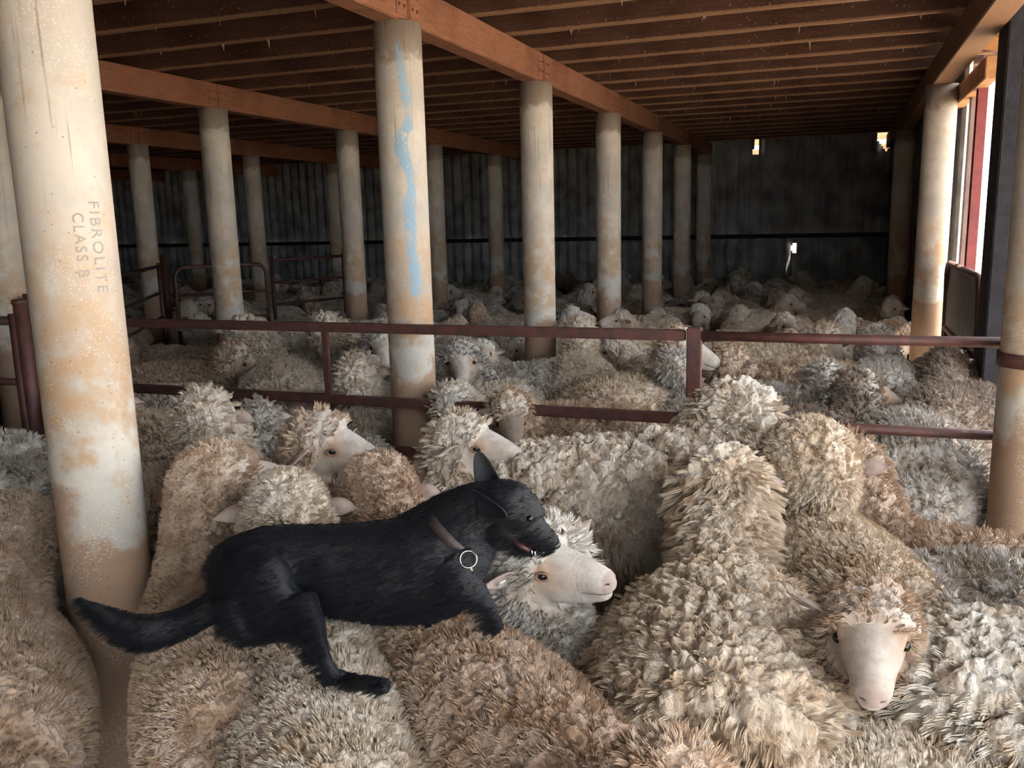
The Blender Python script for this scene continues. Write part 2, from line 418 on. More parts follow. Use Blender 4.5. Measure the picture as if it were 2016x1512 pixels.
for (r_, i), lb in names.items():
    y = colY(i)
    if (r_, i) == (0, -1): y = 2.110
    if r_ == 2: y = colY(i) + .05
    o = column(-2.2435 if (r_, i) == (0, -1) else XR[r_], y, lb, (r_, i) == (0, 0)); COLS.append((o.location.x, y))
    if (r_, i) == (0, -1): COLN = o
for y, lb in ((4.24, 'pipe column at the right picture edge that carries the pen rails'), (8.96, 'brightly sunlit pipe column beside the opening on the right'), (13.62, 'grey pipe column in the dark corner left of the sunlit one')):
    column(XE, y, lb); COLS.append((XE, y))

# stencilled words on the nearest column (text wrapped on the pipe)
def stencil(txt, size, ang0, ztop, parent, name='stencilled_word'):
    cu = bpy.data.curves.new('t', 'FONT'); cu.body = txt; cu.size = size; cu.extrude = 0; cu.space_character = 1.25
    o = bpy.data.objects.new('t', cu); C.objects.link(o)
    dg = bpy.context.evaluated_depsgraph_get()
    me = bpy.data.meshes.new_from_object(o.evaluated_get(dg)); bpy.data.objects.remove(o)
    bm = bmesh.new(); bm.from_mesh(me)
    bmesh.ops.subdivide_edges(bm, edges=[e for e in bm.edges if e.calc_length() > .01], cuts=3)
    bmesh.ops.triangulate(bm, faces=bm.faces)
    for v in bm.verts:
        x, y = v.co.x, v.co.y
        a = ang0 + y/R      # baseline to the left, tops towards the right-hand side
        v.co = V(((R+.0012)*math.cos(a)*1.004, (R+.0012)*math.sin(a), ztop - x))
    return obj(name, bm, M['ink'], parent)
_dir = math.atan2(-2.11, 2.2435)
zc = at_y(150, 420, 2.15).z - COLN.location.z
stencil('CLASS B', .044, _dir+.10, zc+.0, COLN)
stencil('FIBROLITE', .050, _dir+.46, zc+.035, COLN)

# beams ---------------------------------------------------------------
def beam_seg(x, y0, y1, label, group, w=.07, mat='beam'):
    e = bbox((-w, 0.004, 0), (w, y1-y0-.004, .225), .006)
    root = obj('timber_beam', e, M[mat]); root.location = (x, y0, BEAMZ)
    tag(root, label, 'beam', group)
    for yy in (.0, y1-y0-.16):
        pl = obj('joint_plate', bbox((w, yy+.02, .03), (w+.006, yy+.13, .19), .001), M['beam'], root)
        bm = bmesh.new()
        for by in (.045, .105):
            for bz in (.08, .15):
                bmesh.ops.create_uvsphere(bm, u_segments=8, v_segments=6, radius=.009, matrix=Matrix.Translation((w+.008, yy+by, bz)))
        obj('bolt_heads', bm, M['steel'], pl, True)
    return root
rown = ['near', 'second', 'third', 'fourth', 'fifth']
gaps = {-1: 'over the stencilled column', 0: 'from the blue-streaked column on', 1: 'second span past the blue-streaked column', 2: 'third span past the blue-streaked column', 3: 'fourth span past the blue-streaked column', 4: 'last span before the back wall'}
for r_ in range(5):
    for i in range(-1, 5):
        y0 = colY(i); y1 = colY(i+1)
        if i == 4: y1 = WALLY-.05
        if i == -1: y0 = 2.21
        gl = {-1: 'its first span by the open front', 0: 'its span level with the blue-streaked column', 1: 'its third span from the front', 2: 'its fourth span from the front', 3: 'its fifth span from the front', 4: 'its last span reaching the back wall'}[i]
        beam_seg(XR[r_], y0, y1, 'rust red timber beam of the %s row of columns, %s' % (rown[r_], gl), 'timber beams on the pipe columns')
beam_seg(XR[0], -2.5, 2.206, 'rust red timber beam overhanging the open front above the nearest column', 'timber beams on the pipe columns')
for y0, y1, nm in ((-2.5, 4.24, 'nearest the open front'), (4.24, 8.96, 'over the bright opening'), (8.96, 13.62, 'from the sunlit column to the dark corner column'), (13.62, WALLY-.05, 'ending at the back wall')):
    b = beam_seg(XE, y0, y1, 'shade-toned timber beam on the right-hand columns, %s' % nm, 'edge beams', w=.085, mat='joist')  # joist timber picked to put the backlit shade into the colour
# joists ----------------------------------------------------------------
JZ0, JZ1 = BEAMZ+.227, 3.33
def joist_mesh(seed):
    bm = bmesh.new(); n = 60; X0, X1 = -18.1, 1.2; rng = random.Random(seed)
    rings = []
    for i in range(n+1):
        x = X0+(X1-X0)*i/n; dz = rng.uniform(-.004, .004); dy = rng.uniform(-.002, .002)
        rings.append([bm.verts.new((x, y+dy, z)) for y, z in ((-.028, JZ0+dz), (.028, JZ0+dz), (.028, JZ1), (-.028, JZ1))])
    for A, B in zip(rings, rings[1:]):
        for k in range(4): bm.faces.new((A[k], A[(k+1) % 4], B[(k+1) % 4], B[k]))
    bm.faces.new(rings[0]); bm.faces.new(rings[-1][::-1])
    bmesh.ops.recalc_face_normals(bm, faces=bm.faces)
    me = bpy.data.meshes.new('joist'); bm.to_mesh(me); bm.free(); me.materials.append(M['joist']); return me
JM = [joist_mesh(s) for s in range(4)]
k = 0; y = 6.93-.655*14
while y < 17.1:
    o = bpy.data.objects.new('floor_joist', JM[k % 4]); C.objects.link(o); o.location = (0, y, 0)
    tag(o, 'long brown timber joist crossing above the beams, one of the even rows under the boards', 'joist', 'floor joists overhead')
    k += 1; y += .655
# cobweb tufts hanging from the joists
def cobwebs():
    bm = bmesh.new(); rng = random.Random(3)
    for _ in range(260):
        kk = rng.randint(3, 24); y = 6.93-.655*9+.655*kk; x = rng.choice([rng.uniform(-5.4, -2.6), rng.uniform(-2.15, .6), rng.uniform(-8.5, -5.8)]); z = JZ0
        L = rng.uniform(.015, .07); w = rng.uniform(.003, .012)
        p = V((x, y+rng.uniform(-.02, .02), z+.004)); s = V((rng.uniform(-.01, .01), 0, -L))
        loft(bm, [p, p+s*.5+V((w*.3, 0, 0)), p+s], [w, w*.6, w*.1], 5)
    return bm
tag(obj('cobweb', cobwebs(), mat_simple('dusty_cobweb', (.35, .22, .14), .95)), 'tufts of dusty cobweb hanging from the overhead joists', 'cobweb', kind='stuff')

# pen fence ---------------------------------------------------------------
FY = 4.40
def fence_left():
    root = empty('pen_rail_panel', (-2.6, FY, 0)); tag(root, 'rust brown square-tube pen panel running from the stencilled column to the upright post', 'fence', 'near pen rails')
    def P(bm, nm):
        o = obj(nm, bm, M['steel'], root); o.location = (2.6, -FY, 0); return o
    x0, x1 = -4.9, -.70
    for z in (1.205, .775, .485):
        P(bbox((x0, FY-.026, z-.027), (x1, FY+.026, z+.027), .006), 'rail')
    P(bbox((-2.825, FY-.015, .50), (-2.785, FY+.015, 1.18), .004), 'upright')
    P(bbox((-4.86, FY-.02, floor_z(FY)), (-4.81, FY+.02, 1.2), .004), 'upright')
    return root
fence_left()
def post():
    bm = bbox((-.035, -.035, floor_z(FY)-.02), (.035, .035, 1.245), .005); o = obj('fence_post', bm, M['steel']); o.location = (-.655, FY, 0)
    tag(o, 'reddish steel upright post where the two pen panels meet, between the woolly sheep', 'post')
post()
def fence_right():
    root = empty('pen_rail_panel', (0, FY, 0)); tag(root, 'purplish steel pipe pen panel from the upright post to the right-hand column', 'fence', 'near pen rails')
    for z, r in ((1.205, .024), (.775, .024), (.50, .020)):
        bm = bmesh.new(); tube(bm, [(-.62, 0, z), (0, 0, z-.002), (.99, 0, z)], r, 14); obj('rail', bm, M['steel'], root, True)
    bm = bmesh.new(); loft(bm, [(XE, 4.24-FY, 1.13), (XE, 4.24-FY, 1.19)], [.146, .146], 32); obj('clamp_band', bm, M['steel'], root, True)
    return root
fence_right()
# pen panels further left
OBST = []
def panel(name, label, A, B, zt, rails, arch=False, posts=True, r=.022, group=None, grid=0):
    A = V(A); B = V(B); A.z = B.z = 0; d = (B-A); L = d.length
    OBST.extend([(A.x+d.x*k/8, A.y+d.y*k/8) for k in range(9)])
    root = empty(name, ((A.x+B.x)/2, (A.y+B.y)/2, 0), math.atan2(d.y, d.x)); tag(root, label, 'gate' if 'gate' in name else 'fence', group)
    h = L/2; fz = floor_z(A.y)
    if arch:
        c = .12
        pts = [(-h, 0, fz+.1), (-h, 0, zt-c)] + [(-h+c-c*math.cos(a), 0, zt-c+c*math.sin(a)) for a in (.4, .8, 1.2)] + [(-h+c, 0, zt), (h-c, 0, zt)] + [(h-c+c*math.sin(a), 0, zt-c+c*math.cos(a)) for a in (.4, .8, 1.2)] + [(h, 0, zt-c), (h, 0, fz+.1)]
        bm = bmesh.new(); tube(bm, pts, r, 10); obj('frame', bm, M['steel'], root, True)
    else:
        bm = bmesh.new(); tube(bm, [(-h, 0, zt), (h, 0, zt)], r, 10); obj('rail', bm, M['steel'], root, True)
        if posts:
            for s in (-h, h):
                bm = bmesh.new(); tube(bm, [(s, 0, fz), (s, 0, zt+.04)], r*1.15, 10); obj('post', bm, M['steel'], root, True)
    for z in rails:
        bm = bmesh.new(); tube(bm, [(-h+.01, 0, z), (h-.01, 0, z)], r*.85, 8); obj('rail', bm, M['steel'], root, True)
    return root
ZP = 1.33
a = at_z(245, 541, ZP); b = at_z(312, 524, ZP)
panel('pen_rail_panel', 'red-brown tube pen panel left of the tall gate post, seen beside the stencilled column', a + (a-b)*1.6, b, ZP, (1.0, .7, .45), group='far pen panels')
g0 = at_z(322, 516, ZP); bm = bmesh.new(); tube(bm, [(0, 0, floor_z(g0.y)), (0, 0, 1.43)], .045, 14)
o = obj('gate_post', bm, M['steel'], None, True); o.location = (g0.x, g0.y, 0); tag(o, 'thick rust red gate post between the far pen panel and the rounded gate', 'post')
a = at_z(342, 524, ZP+.02); b = at_z(522, 516, ZP+.02)
panel('pen_gate', 'round-cornered red tube gate behind the second-row column with cracked top', a, b, ZP, (1.0, .68, .4), arch=True)
a = at_z(534, 512, ZP); b = at_z(675, 504, ZP)
panel('pen_rail_panel', 'dark tube pen panel ending behind the second-row column left of the blue streak', a, b, ZP, (1.02, .72, .45), group='far pen panels')
# small bits beside the stencilled column at the left edge
a = at_y(-60, 630, 3.6); b = at_y(28, 630, 3.6)
panel('pen_gate', 'dark steel gate end at the left picture edge behind the stencilled column', (a.x, 3.6, 0), (b.x, 3.6, 0), a.z, (a.z-.35, a.z-.7), r=.026)
g = at_y(52, 700, 3.62); bm = bmesh.new(); tube(bm, [(0, 0, 0), (0, 0, at_y(42, 592, 3.62).z)], .038, 14)
loft(bm, [(0, 0, at_y(42, 594, 3.62).z-.01), (0, 0, at_y(42, 590, 3.62).z)], [.045, .04], 14)
o = obj('gate_post', bm, M['steel'], None, True); o.location = (g.x, g.y, 0); tag(o, 'capped dark steel post just left of the stencilled column', 'post')

# right-hand opening -------------------------------------------------------
o = obj('door_post', bbox((-.06, -.19, -.02), (.06, .19, 3.12), .008), M['darkpost']); o.location = (.97, 6.42, 0)
tag(o, 'timber post coloured dark as if backlit, in the bright opening near the right edge', 'post')
def hsteel():
    bm = bmesh.new(); box(bm, (-.035, -.06, -.3), (.035, -.05, 2.86)); box(bm, (-.035, .05, -.3), (.035, .06, 2.86)); box(bm, (-.006, -.05, -.3), (.006, .05, 2.86))
    bmesh.ops.recalc_face_normals(bm, faces=bm.faces); return bm
o = obj('steel_post', hsteel(), M['steel_red']); o.location = (1.02, 8.02, 0)
tag(o, 'crimson painted steel post in the bright opening right of the sunlit column', 'post')
o = obj('steel_post', bbox((-.03, -.05, -.3), (.03, .05, 2.9), .004), mat_simple('pinkish_grey_steel', (.33, .22, .19), .6)); o.location = (1.04, 8.62, 0)
tag(o, 'thin pinkish grey steel post right against the sunlit column', 'post')
# sheeted gate
def sheet_gate():
    Y0, Y1, Z = 6.75, 8.68, 1.33
    root = empty('sheeted_gate', (.93, Y0, 0)); tag(root, 'grey sheet-metal gate with a rounded tube frame in the right-hand opening', 'gate')
    L = Y1-Y0; c = .12
    pts = [(0, L, .12), (0, L, Z-c)] + [(0, L-c+c*math.cos(a), Z-c+c*math.sin(a)) for a in (.4, .8, 1.2)] + [(0, L-c, Z), (0, c, Z)] + [(0, c-c*math.sin(a), Z-c+c*math.cos(a)) for a in (.4, .8, 1.2)] + [(0, 0, Z-c), (0, 0, .12), (0, L, .12)]
    bm = bmesh.new(); tube(bm, pts, .026, 12); obj('frame', bm, M['steel'], root, True)
    obj('sheet', bbox((.012, .02, .14), (.018, L-.02, Z-.01)), M['sheet'], root)
    bm = bmesh.new(); tube(bm, [(0, .02, .75), (0, L-.02, .75)], .018, 10); obj('brace', bm, M['steel'], root, True)
    bm = bmesh.new(); tube(bm, [(0, .05, .2), (0, L-.05, .72)], .014, 10); obj('brace', bm, M['steel'], root, True)
sheet_gate()
# lean-to frame and yard rail outside
def rafter(A, B, label, w=.05, h=.09, grp=None):
    A = V(A); B = V(B); bm = bmesh.new(); loft(bm, [A-A, B-A], [(w, h)]*2, 4)
    o = obj('lean_to_rafter', bm, M['outwall']); o.location = A; tag(o, label, 'rafter', grp)  # each one is a sloping rafter of the lean-to
for yy, wd in ((6.7, 'nearer'), (7.8, 'farther')):
    rafter((.95, yy, 3.08), (3.3, yy+.1, 2.55), 'sunlit orange timber rafter of the lean-to outside the opening, the %s one' % wd)
o = obj('roof_and_sunblock_sheet', bbox((0, -1.2, 0), (2.5, .35, .012), 0, Matrix.Rotation(math.atan2(.50, 2.35), 4, 'Y')), M['corr']); o.location = (.98, 7.6, 3.2)
tag(o, 'short sloping roof sheet over the lean-to outside the right opening', 'roof')
o = obj('bearer_block', bbox((-.05, -1.2, 0), (.05, .9, .16), .006), M['outwall']); o.location = (1.0, 8.6, 2.72)
tag(o, 'sunlit timber bearer resting beside the top of the bright column', 'beam')
bm = bmesh.new(); tube(bm, [(4.2, 5, 1.35), (4.2, 30, 1.35)], .03, 8); tube(bm, [(4.2, 5, .8), (4.2, 30, .8)], .03, 8)
for yy in range(5, 31, 3): tube(bm, [(4.2, yy, -.33), (4.2, yy, 1.4)], .035, 8)
o = obj('yard_fence', bm, M['steel']); tag(o, 'thin rail fence in the bright yard outside the opening', 'fence')
tag(obj('wall_light_block', corrug(-18.2, -.1, -.3, 3.33, -2.5, zs=.5), M['corr']), kind='structure')  # unseen wall added behind the camera to cut the fill light
o = obj('roof_and_sunblock_sheet', bbox((0, -6.6, 0), (1.0, 2.7, .012)), M['corr']); o.location = (1.46, 4.2, 3.34)  # unseen sheet added overhead to keep sun patches off the sheep
tag(o, 'narrow added sheet blocking sun over the open right side of the shed, unseen', 'roof')
# timber stack seen through the torn corner of the back wall
def shed_beyond():
    bm = bmesh.new()
    for i in range(9): box(bm, (-3.5, 19.0, 1.2+i*.28), (1.35, 19.06, 1.4+i*.28))
    for x in (-3.2, -1.2, .9): box(bm, (x, 18.9, -.33), (x+.1, 19.0, 3.9))
    bmesh.ops.recalc_face_normals(bm, faces=bm.faces); return bm
o = obj('board_fence', shed_beyond(), M['outwall']); tag(o, 'sunlit timber boards seen through the torn holes of the back wall', 'fence')
# ------------------------------------------------------------------ sheep
BODY = [(-.545, .07, .07, .60), (-.53, .15, .15, .565), (-.47, .215, .215, .53), (-.36, .27, .255, .515), (-.2, .30, .275, .505), (0, .31, .285, .50), (.15, .30, .28, .50), (.28, .27, .265, .51), (.38, .225, .235, .525), (.46, .165, .18, .545), (.51, .09, .10, .56)]
def sheep_mesh(poll, face_dir, fat=1.0, hw=1.0, voxel=.012, neckw=1.0, long_=False, legs=True, lift=0.0):
    """poll, face_dir in sheep space (x forward, z up, scale 1)"""
    poll = V(poll); d = V(face_dir).normalized()
    side = V((0, 0, 1)).cross(d); side = side.normalized() if side.length > .05 else V((0, 1, 0)); up = d.cross(side).normalized()
    bm = bmesh.new()
    loft(bm, [(x, 0, zc) for x, rw, rh, zc in BODY], [(rw*fat, rh*(.5+.5*fat)) for x, rw, rh, zc in BODY], 28)
    # neck
    hb = poll - d*.03
    flat = V((poll.x-.25, poll.y, 0)); 
    mid = V((.46, poll.y*.35, .57+max(0, poll.z-.7)*.35)) if poll.x > .3 else V((.50, poll.y*.6, .60+max(0, poll.z-.7)*.3))
    pts = bez((.26, 0, .55), mid, hb, 9)
    nr = [.21, .205, .19, .175, .16, .147, .138, .13, .12]
    loft(bm, pts, [(r*neckw*.92, r*neckw) for r in nr], 22)
    # woolly poll
    a = .108*hw
    ellipsoid(bm, poll - d*.01 + up*.012, (d*a*.98, side*a*.92, up*a*.98), 20)
    ellipsoid(bm, poll + d*.040 + up*.045, (d*a*.60, side*a*.66, up*a*.50), 18)
    for s in (-1, 1):   # woolly cheeks
        ellipsoid(bm, poll + d*.02 + side*s*.045*hw - up*.045, (d*.075*hw, side*.05*hw, up*.065*hw), 14)
    # bare face: forehead, roman nose, muzzle, jaw
    F = [(0, .090, .100, .0), (.05, .089, .100, .002), (.10, .080, .092, .002), (.15, .066, .076, .006), (.19, .053, .062, .006), (.225, .048, .053, .001), (.252, .043, .046, -.003), (.272, .033, .034, -.007), (.283, .015, .015, -.010)]
    loft(bm, [poll + d*t + up*o for t, rw, rh, o in F], [(rw, rh) for t, rw, rh, o in F], 22, ref=up)
    loft(bm, [poll + d*t - up*o for t, o in ((.06, .062), (.14, .060), (.21, .050), (.255, .041), (.27, .038))], [(.050, .038), (.042, .030), (.036, .023), (.028, .017), (.010, .008)], 14, ref=up)
    for s in (-1, 1):
        ellipsoid(bm, poll + d*.088 + side*s*.066 + up*.040, (d*.028, side*.016, up*.018), 10)     # brow
        ellipsoid(bm, poll + d*.252 + side*s*.024 + up*.012, (d*.022, side*.017, up*.018), 10)     # nostril wing
    if legs:
        for x, s in ((.33, 1), (.33, -1), (-.36, 1), (-.36, -1)):
            y = .13*s; k = -.03 if x < 0 else .0
            loft(bm, [(x, y, .48), (x+.01, y, .33), (x+k, y, .22), (x, y, .10), (x, y, .03), (x+.01, y, -.0)], [.085, .058, .033, .025, .028, .034], 10)
    me = remesh(bm, voxel, 5 if voxel > .009 else 7)
    n = len(me.vertices); co = np.empty(n*3, np.float32); me.vertices.foreach_get('co', co); co = co.reshape(-1, 3)
    rel = co - np.array(poll, np.float32)
    ft = rel @ np.array(d); fu = rel @ np.array(up); fs = rel @ np.array(side)
    rad = np.sqrt(fu**2+fs**2)
    lim = .042 + .030*np.clip(fu/.07, -1, 1) + .012*np.clip(np.abs(fs)/.07, 0, 1)*np.clip(-fu/.05, 0, 1)
    fm = np.clip((ft-lim)/.022, 0, 1); fm *= (rad < .135) & (ft < .32) & (np.linalg.norm(rel, axis=1) < .34)
    fm *= np.clip((.130-rad)/.02, 0, 1)
    # the front of the chest behind a lowered head stays woolly
    leg = np.clip((.27-co[:, 2])/.05, 0, 1) * (np.abs(np.abs(co[:, 1])-.13) < .07) * ((np.abs(co[:, 0]-.34) < .08) | (np.abs(co[:, 0]+.38) < .10))
    wool = 1-np.clip(fm+leg, 0, 1)
    topk = np.clip((ft+.05)/.06, 0, 1)*np.clip((fu)/.05, 0, 1)*(rad < .19)*(ft < .14)*wool
    # carve mouth line, nostrils, eye sockets
    face = fm > .5
    carve = np.zeros(n)
    mouth = np.exp(-((fu+.030)/.0045)**2)*np.clip((ft-.19)/.02, 0, 1)
    carve += mouth*.006
    nost = np.exp(-(((np.abs(fs)-.023)/.007)**2+((fu-.006)/.006)**2))*np.clip((ft-.250)/.01, 0, 1)
    carve += nost*.010
    sock = np.exp(-(((ft-.092)/.018)**2+((fu-.014)/.014)**2))*(np.abs(fs) > .03)
    carve += sock*.007
    nrm = np.empty(n*3, np.float32); me.vertices.foreach_get('normal', nrm); nrm = nrm.reshape(-1, 3)
    co -= nrm*(carve*face)[:, None].astype(np.float32)
    me.vertices.foreach_set('co', co.ravel())
    for nm, arr in (('wool', wool), ('topk', topk), ('legm', leg)):
        at = me.attributes.new(nm, 'FLOAT', 'POINT'); at.data.foreach_set('value', arr.astype(np.float32))
    at = me.attributes.new('fc', 'FLOAT_VECTOR', 'POINT'); at.data.foreach_set('vector', np.stack([ft, fu, fs], 1).astype(np.float32).ravel())
    me.polygons.foreach_set('use_smooth', [True]*len(me.polygons)); me.update()
    sel = (np.abs(ft-.094) < .014) & (np.abs(fu-.018) < .014) & (rad < .13)
    ex = float(np.abs(fs[sel]).max()) if sel.any() else .075
    return me, (poll, d, side, up, min(.10, ex))

def ear_mesh():
    """leaf-shaped cupped ear, along +x, opening towards +z"""
    bm = bmesh.new(); nu, nv = 12, 9; L = .125; top, bot = [], []
    for i in range(nu+1):
        u = i/nu; wd = .030*math.sin(math.pi*min(1, u*.86+.10))**.8*(1-u**5)+.002
        a, b = [], []
        for j in range(nv+1):
            t = 2*j/nv-1; cup = .020*(1-t*t)*math.sin(math.pi*min(1, u+.12))
            p = V((L*u, wd*t, -cup - .022*u*u + .006))
            a.append(bm.verts.new(p)); b.append(bm.verts.new(p - V((0, 0, .0035))))
        top.append(a); bot.append(b)
    for i in range(nu):
        for j in range(nv):
            bm.faces.new((top[i][j], top[i+1][j], top[i+1][j+1], top[i][j+1])); bm.faces.new((bot[i][j], bot[i][j+1], bot[i+1][j+1], bot[i+1][j]))
        bm.faces.new((top[i][0], bot[i][0], bot[i+1][0], top[i+1][0])); bm.faces.new((top[i][-1], top[i+1][-1], bot[i+1][-1], bot[i][-1]))
    for j in range(nv):
        bm.faces.new((top[-1][j], bot[-1][j], bot[-1][j+1], top[-1][j+1])); bm.faces.new((top[0][j], top[0][j+1], bot[0][j+1], bot[0][j]))
    bmesh.ops.recalc_face_normals(bm, faces=bm.faces)
    me = bpy.data.meshes.new('ear'); bm.to_mesh(me); bm.free(); me.materials.append(M['ear'])
    me.polygons.foreach_set('use_smooth', [True]*len(me.polygons)); return me
EAR = ear_mesh()
def eye_mesh():
    bm = bmesh.new(); bmesh.ops.create_uvsphere(bm, u_segments=16, v_segments=12, radius=.0135)
    me = bpy.data.meshes.new('eye'); bm.to_mesh(me); bm.free(); me.materials.append(M['eye'])
    me.polygons.foreach_set('use_smooth', [True]*len(me.polygons)); return me
EYE_M = eye_mesh()
def lid_mesh():
    bm = bmesh.new()
    pts = [(.019*math.cos(a), 0, .0115*math.sin(a)) for a in [2*math.pi*k/20 for k in range(20)]]
    ringv = []
    for k, p in enumerate(pts):
        ringv.append([bm.verts.new((p[0]*(1+.2*math.cos(b)), .0035*math.sin(b), p[2]*(1+.28*math.cos(b)))) for b in [2*math.pi*j/6 for j in range(6)]])
    for k in range(20):
        A, B = ringv[k], ringv[(k+1) % 20]
        for j in range(6): bm.faces.new((A[j], A[(j+1) % 6], B[(j+1) % 6], B[j]))
    bmesh.ops.recalc_face_normals(bm, faces=bm.faces)
    me = bpy.data.meshes.new('eyelid'); bm.to_mesh(me); bm.free(); me.materials.append(M['eyelid'])
    me.polygons.foreach_set('use_smooth', [True]*len(me.polygons)); return me
LID = lid_mesh()
def tag_mesh():
    bm = bbox((-.010, -.0015, -.016), (.010, .0015, .016), .001)
    me = bpy.data.meshes.new('tag'); bm.to_mesh(me); bm.free(); me.materials.append(M['tagw']); return me
TAGM = tag_mesh()

def link(name, me, parent, mw):
    o = bpy.data.objects.new(name, me); C.objects.link(o); o.parent = parent; o.matrix_basis = mw; return o
def basis(x, y, z, p):
    m = Matrix((x, y, z)).transposed().to_4x4(); m.translation = p; return m
def head_bits(root, frame, hw=1.0, ears=(-20, -20), eartag=None, eyes=True, lids=False, earlen=1.0):
    poll, d, side, up, ex = frame; r = []
    for k, s in enumerate((1, -1)):
        if ears[k] is None: continue
        droop = math.radians(ears[k])
        ax = (side*s*math.cos(droop) + up*math.sin(droop) - d*.30).normalized()
        z = (d*.75 - up*.45); z = (z - ax*z.dot(ax)).normalized(); y = z.cross(ax)
        p = poll + side*s*(.098*hw+.004) + up*.022 + d*.022
        e = link('ear', EAR, root, basis(ax*earlen, y*earlen, z*earlen, p)); r.append(e)
        if eartag == s:
            link('ear_tag', TAGM, e, basis(V((1, 0, 0)), V((0, .3, .95)).normalized(), V((0, -.95, .3)).normalized(), V((.065, .0, .004))))
    if eyes:
        for s in (1, -1):
            p = poll + d*.094 + side*s*(ex-.0045) + up*.018
            e = link('eye', EYE_M, root, Matrix.Translation(p)); r.append(e)
            if lids:
                yy = (side*s + d*.35).normalized(); xx = (d - yy*d.dot(yy)).normalized()
                link('eyelid', LID, e, basis(xx, yy, xx.cross(yy), side*s*.0085+d*.003))
    return r
CIRC = []     # occupied ground circles
def occupy(root_loc, heading, s):
    for t in (-.34, 0, .30):
        CIRC.append((root_loc.x+math.cos(heading)*t*s, root_loc.y+math.sin(heading)*t*s, .24*s))
def body_at(px, py, zb, heading, s, which):
    """ground position from the pixel of the withers ('wit') or of the rump top ('rump')"""
    p = at_z(px, py, zb); h = V((math.cos(heading), math.sin(heading), 0))
    off = .28 if which == 'wit' else -.36
    g = p - h*off*s; return V((g.x, g.y, 0))
TINT = {'cream': (.64, .55, .45), 'tan': (.56, .425, .32), 'brown': (.45, .335, .25), 'grey': (.46, .425, .385), 'pale': (.70, .64, .56), 'rust': (.50, .365, .27), 'dark': (.26, .205, .165), 'white': (.74, .70, .64), 'sand': (.60, .49, .375)}
def add_fleece(b, s, kind):
    me = b.data; n = len(me.vertices); w = np.empty(n, np.float32); me.attributes['wool'].data.foreach_get('value', w)
    co = np.empty(n*3, np.float32); me.vertices.foreach_get('co', co); z = co.reshape(-1, 3)[:, 2]
    w = w*np.clip((z-.44)/.08, 0, 1)
    vg = b.vertex_groups.new(name='fleece')
    for lvl in range(1, 11):
        idx = np.nonzero((w > (lvl-1)/10) & (w <= lvl/10))[0]
        if len(idx): vg.add([int(i) for i in idx], lvl/10, 'REPLACE')
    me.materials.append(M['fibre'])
    p = b.modifiers.new('fleece', 'PARTICLE_SYSTEM'); ps = p.particle_system; st = ps.settings
    ps.vertex_group_density = 'fleece'; ps.seed = len(bpy.data.particles)
    st.type = 'HAIR'; st.count = FL[kind]['n']; st.hair_length = FL[kind]['len']; st.hair_step = 4
    st.use_advanced_hair = True; st.emit_from = 'FACE'; st.use_modifier_stack = False
    st.child_type = 'SIMPLE'; st.rendered_child_count = FL[kind]['ch']; st.child_percent = 1
    st.child_radius = FL[kind]['rad']; st.child_roundness = .7
    st.clump_factor = FL[kind]['clump']; st.clump_shape = -.1
    st.kink = 'CURL'; st.kink_amplitude = FL[kind]['kink']; st.kink_frequency = 2.2; st.kink_flat = .2
    st.roughness_1 = .004; st.roughness_1_size = .3; st.roughness_endpoint = .006
    st.brownian_factor = .0; st.factor_random = .25*FL[kind]['len']
    st.normal_factor = FL[kind]['len']; st.object_align_factor = (0, 0, -FL[kind]['drop'])
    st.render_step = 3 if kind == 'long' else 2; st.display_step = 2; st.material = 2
    st.root_radius = .9; st.tip_radius = .75; st.radius_scale = FL[kind]['w']; st.shape = 0
FL = {'tight': dict(n=11000, len=.0095, ch=5, rad=.0060, clump=.62, kink=.0045, drop=.002, w=.0030),
      'long': dict(n=6500, len=.023, ch=8, rad=.0095, clump=.6, kink=.006, drop=.018, w=.0021),
      'mid': dict(n=2200, len=.014, ch=5, rad=.013, clump=.4, kink=.005, drop=.003, w=.0034),
      'smooth': dict(n=3000, len=.009, ch=6, rad=.012, clump=.1, kink=.002, drop=.0, w=.0025)}
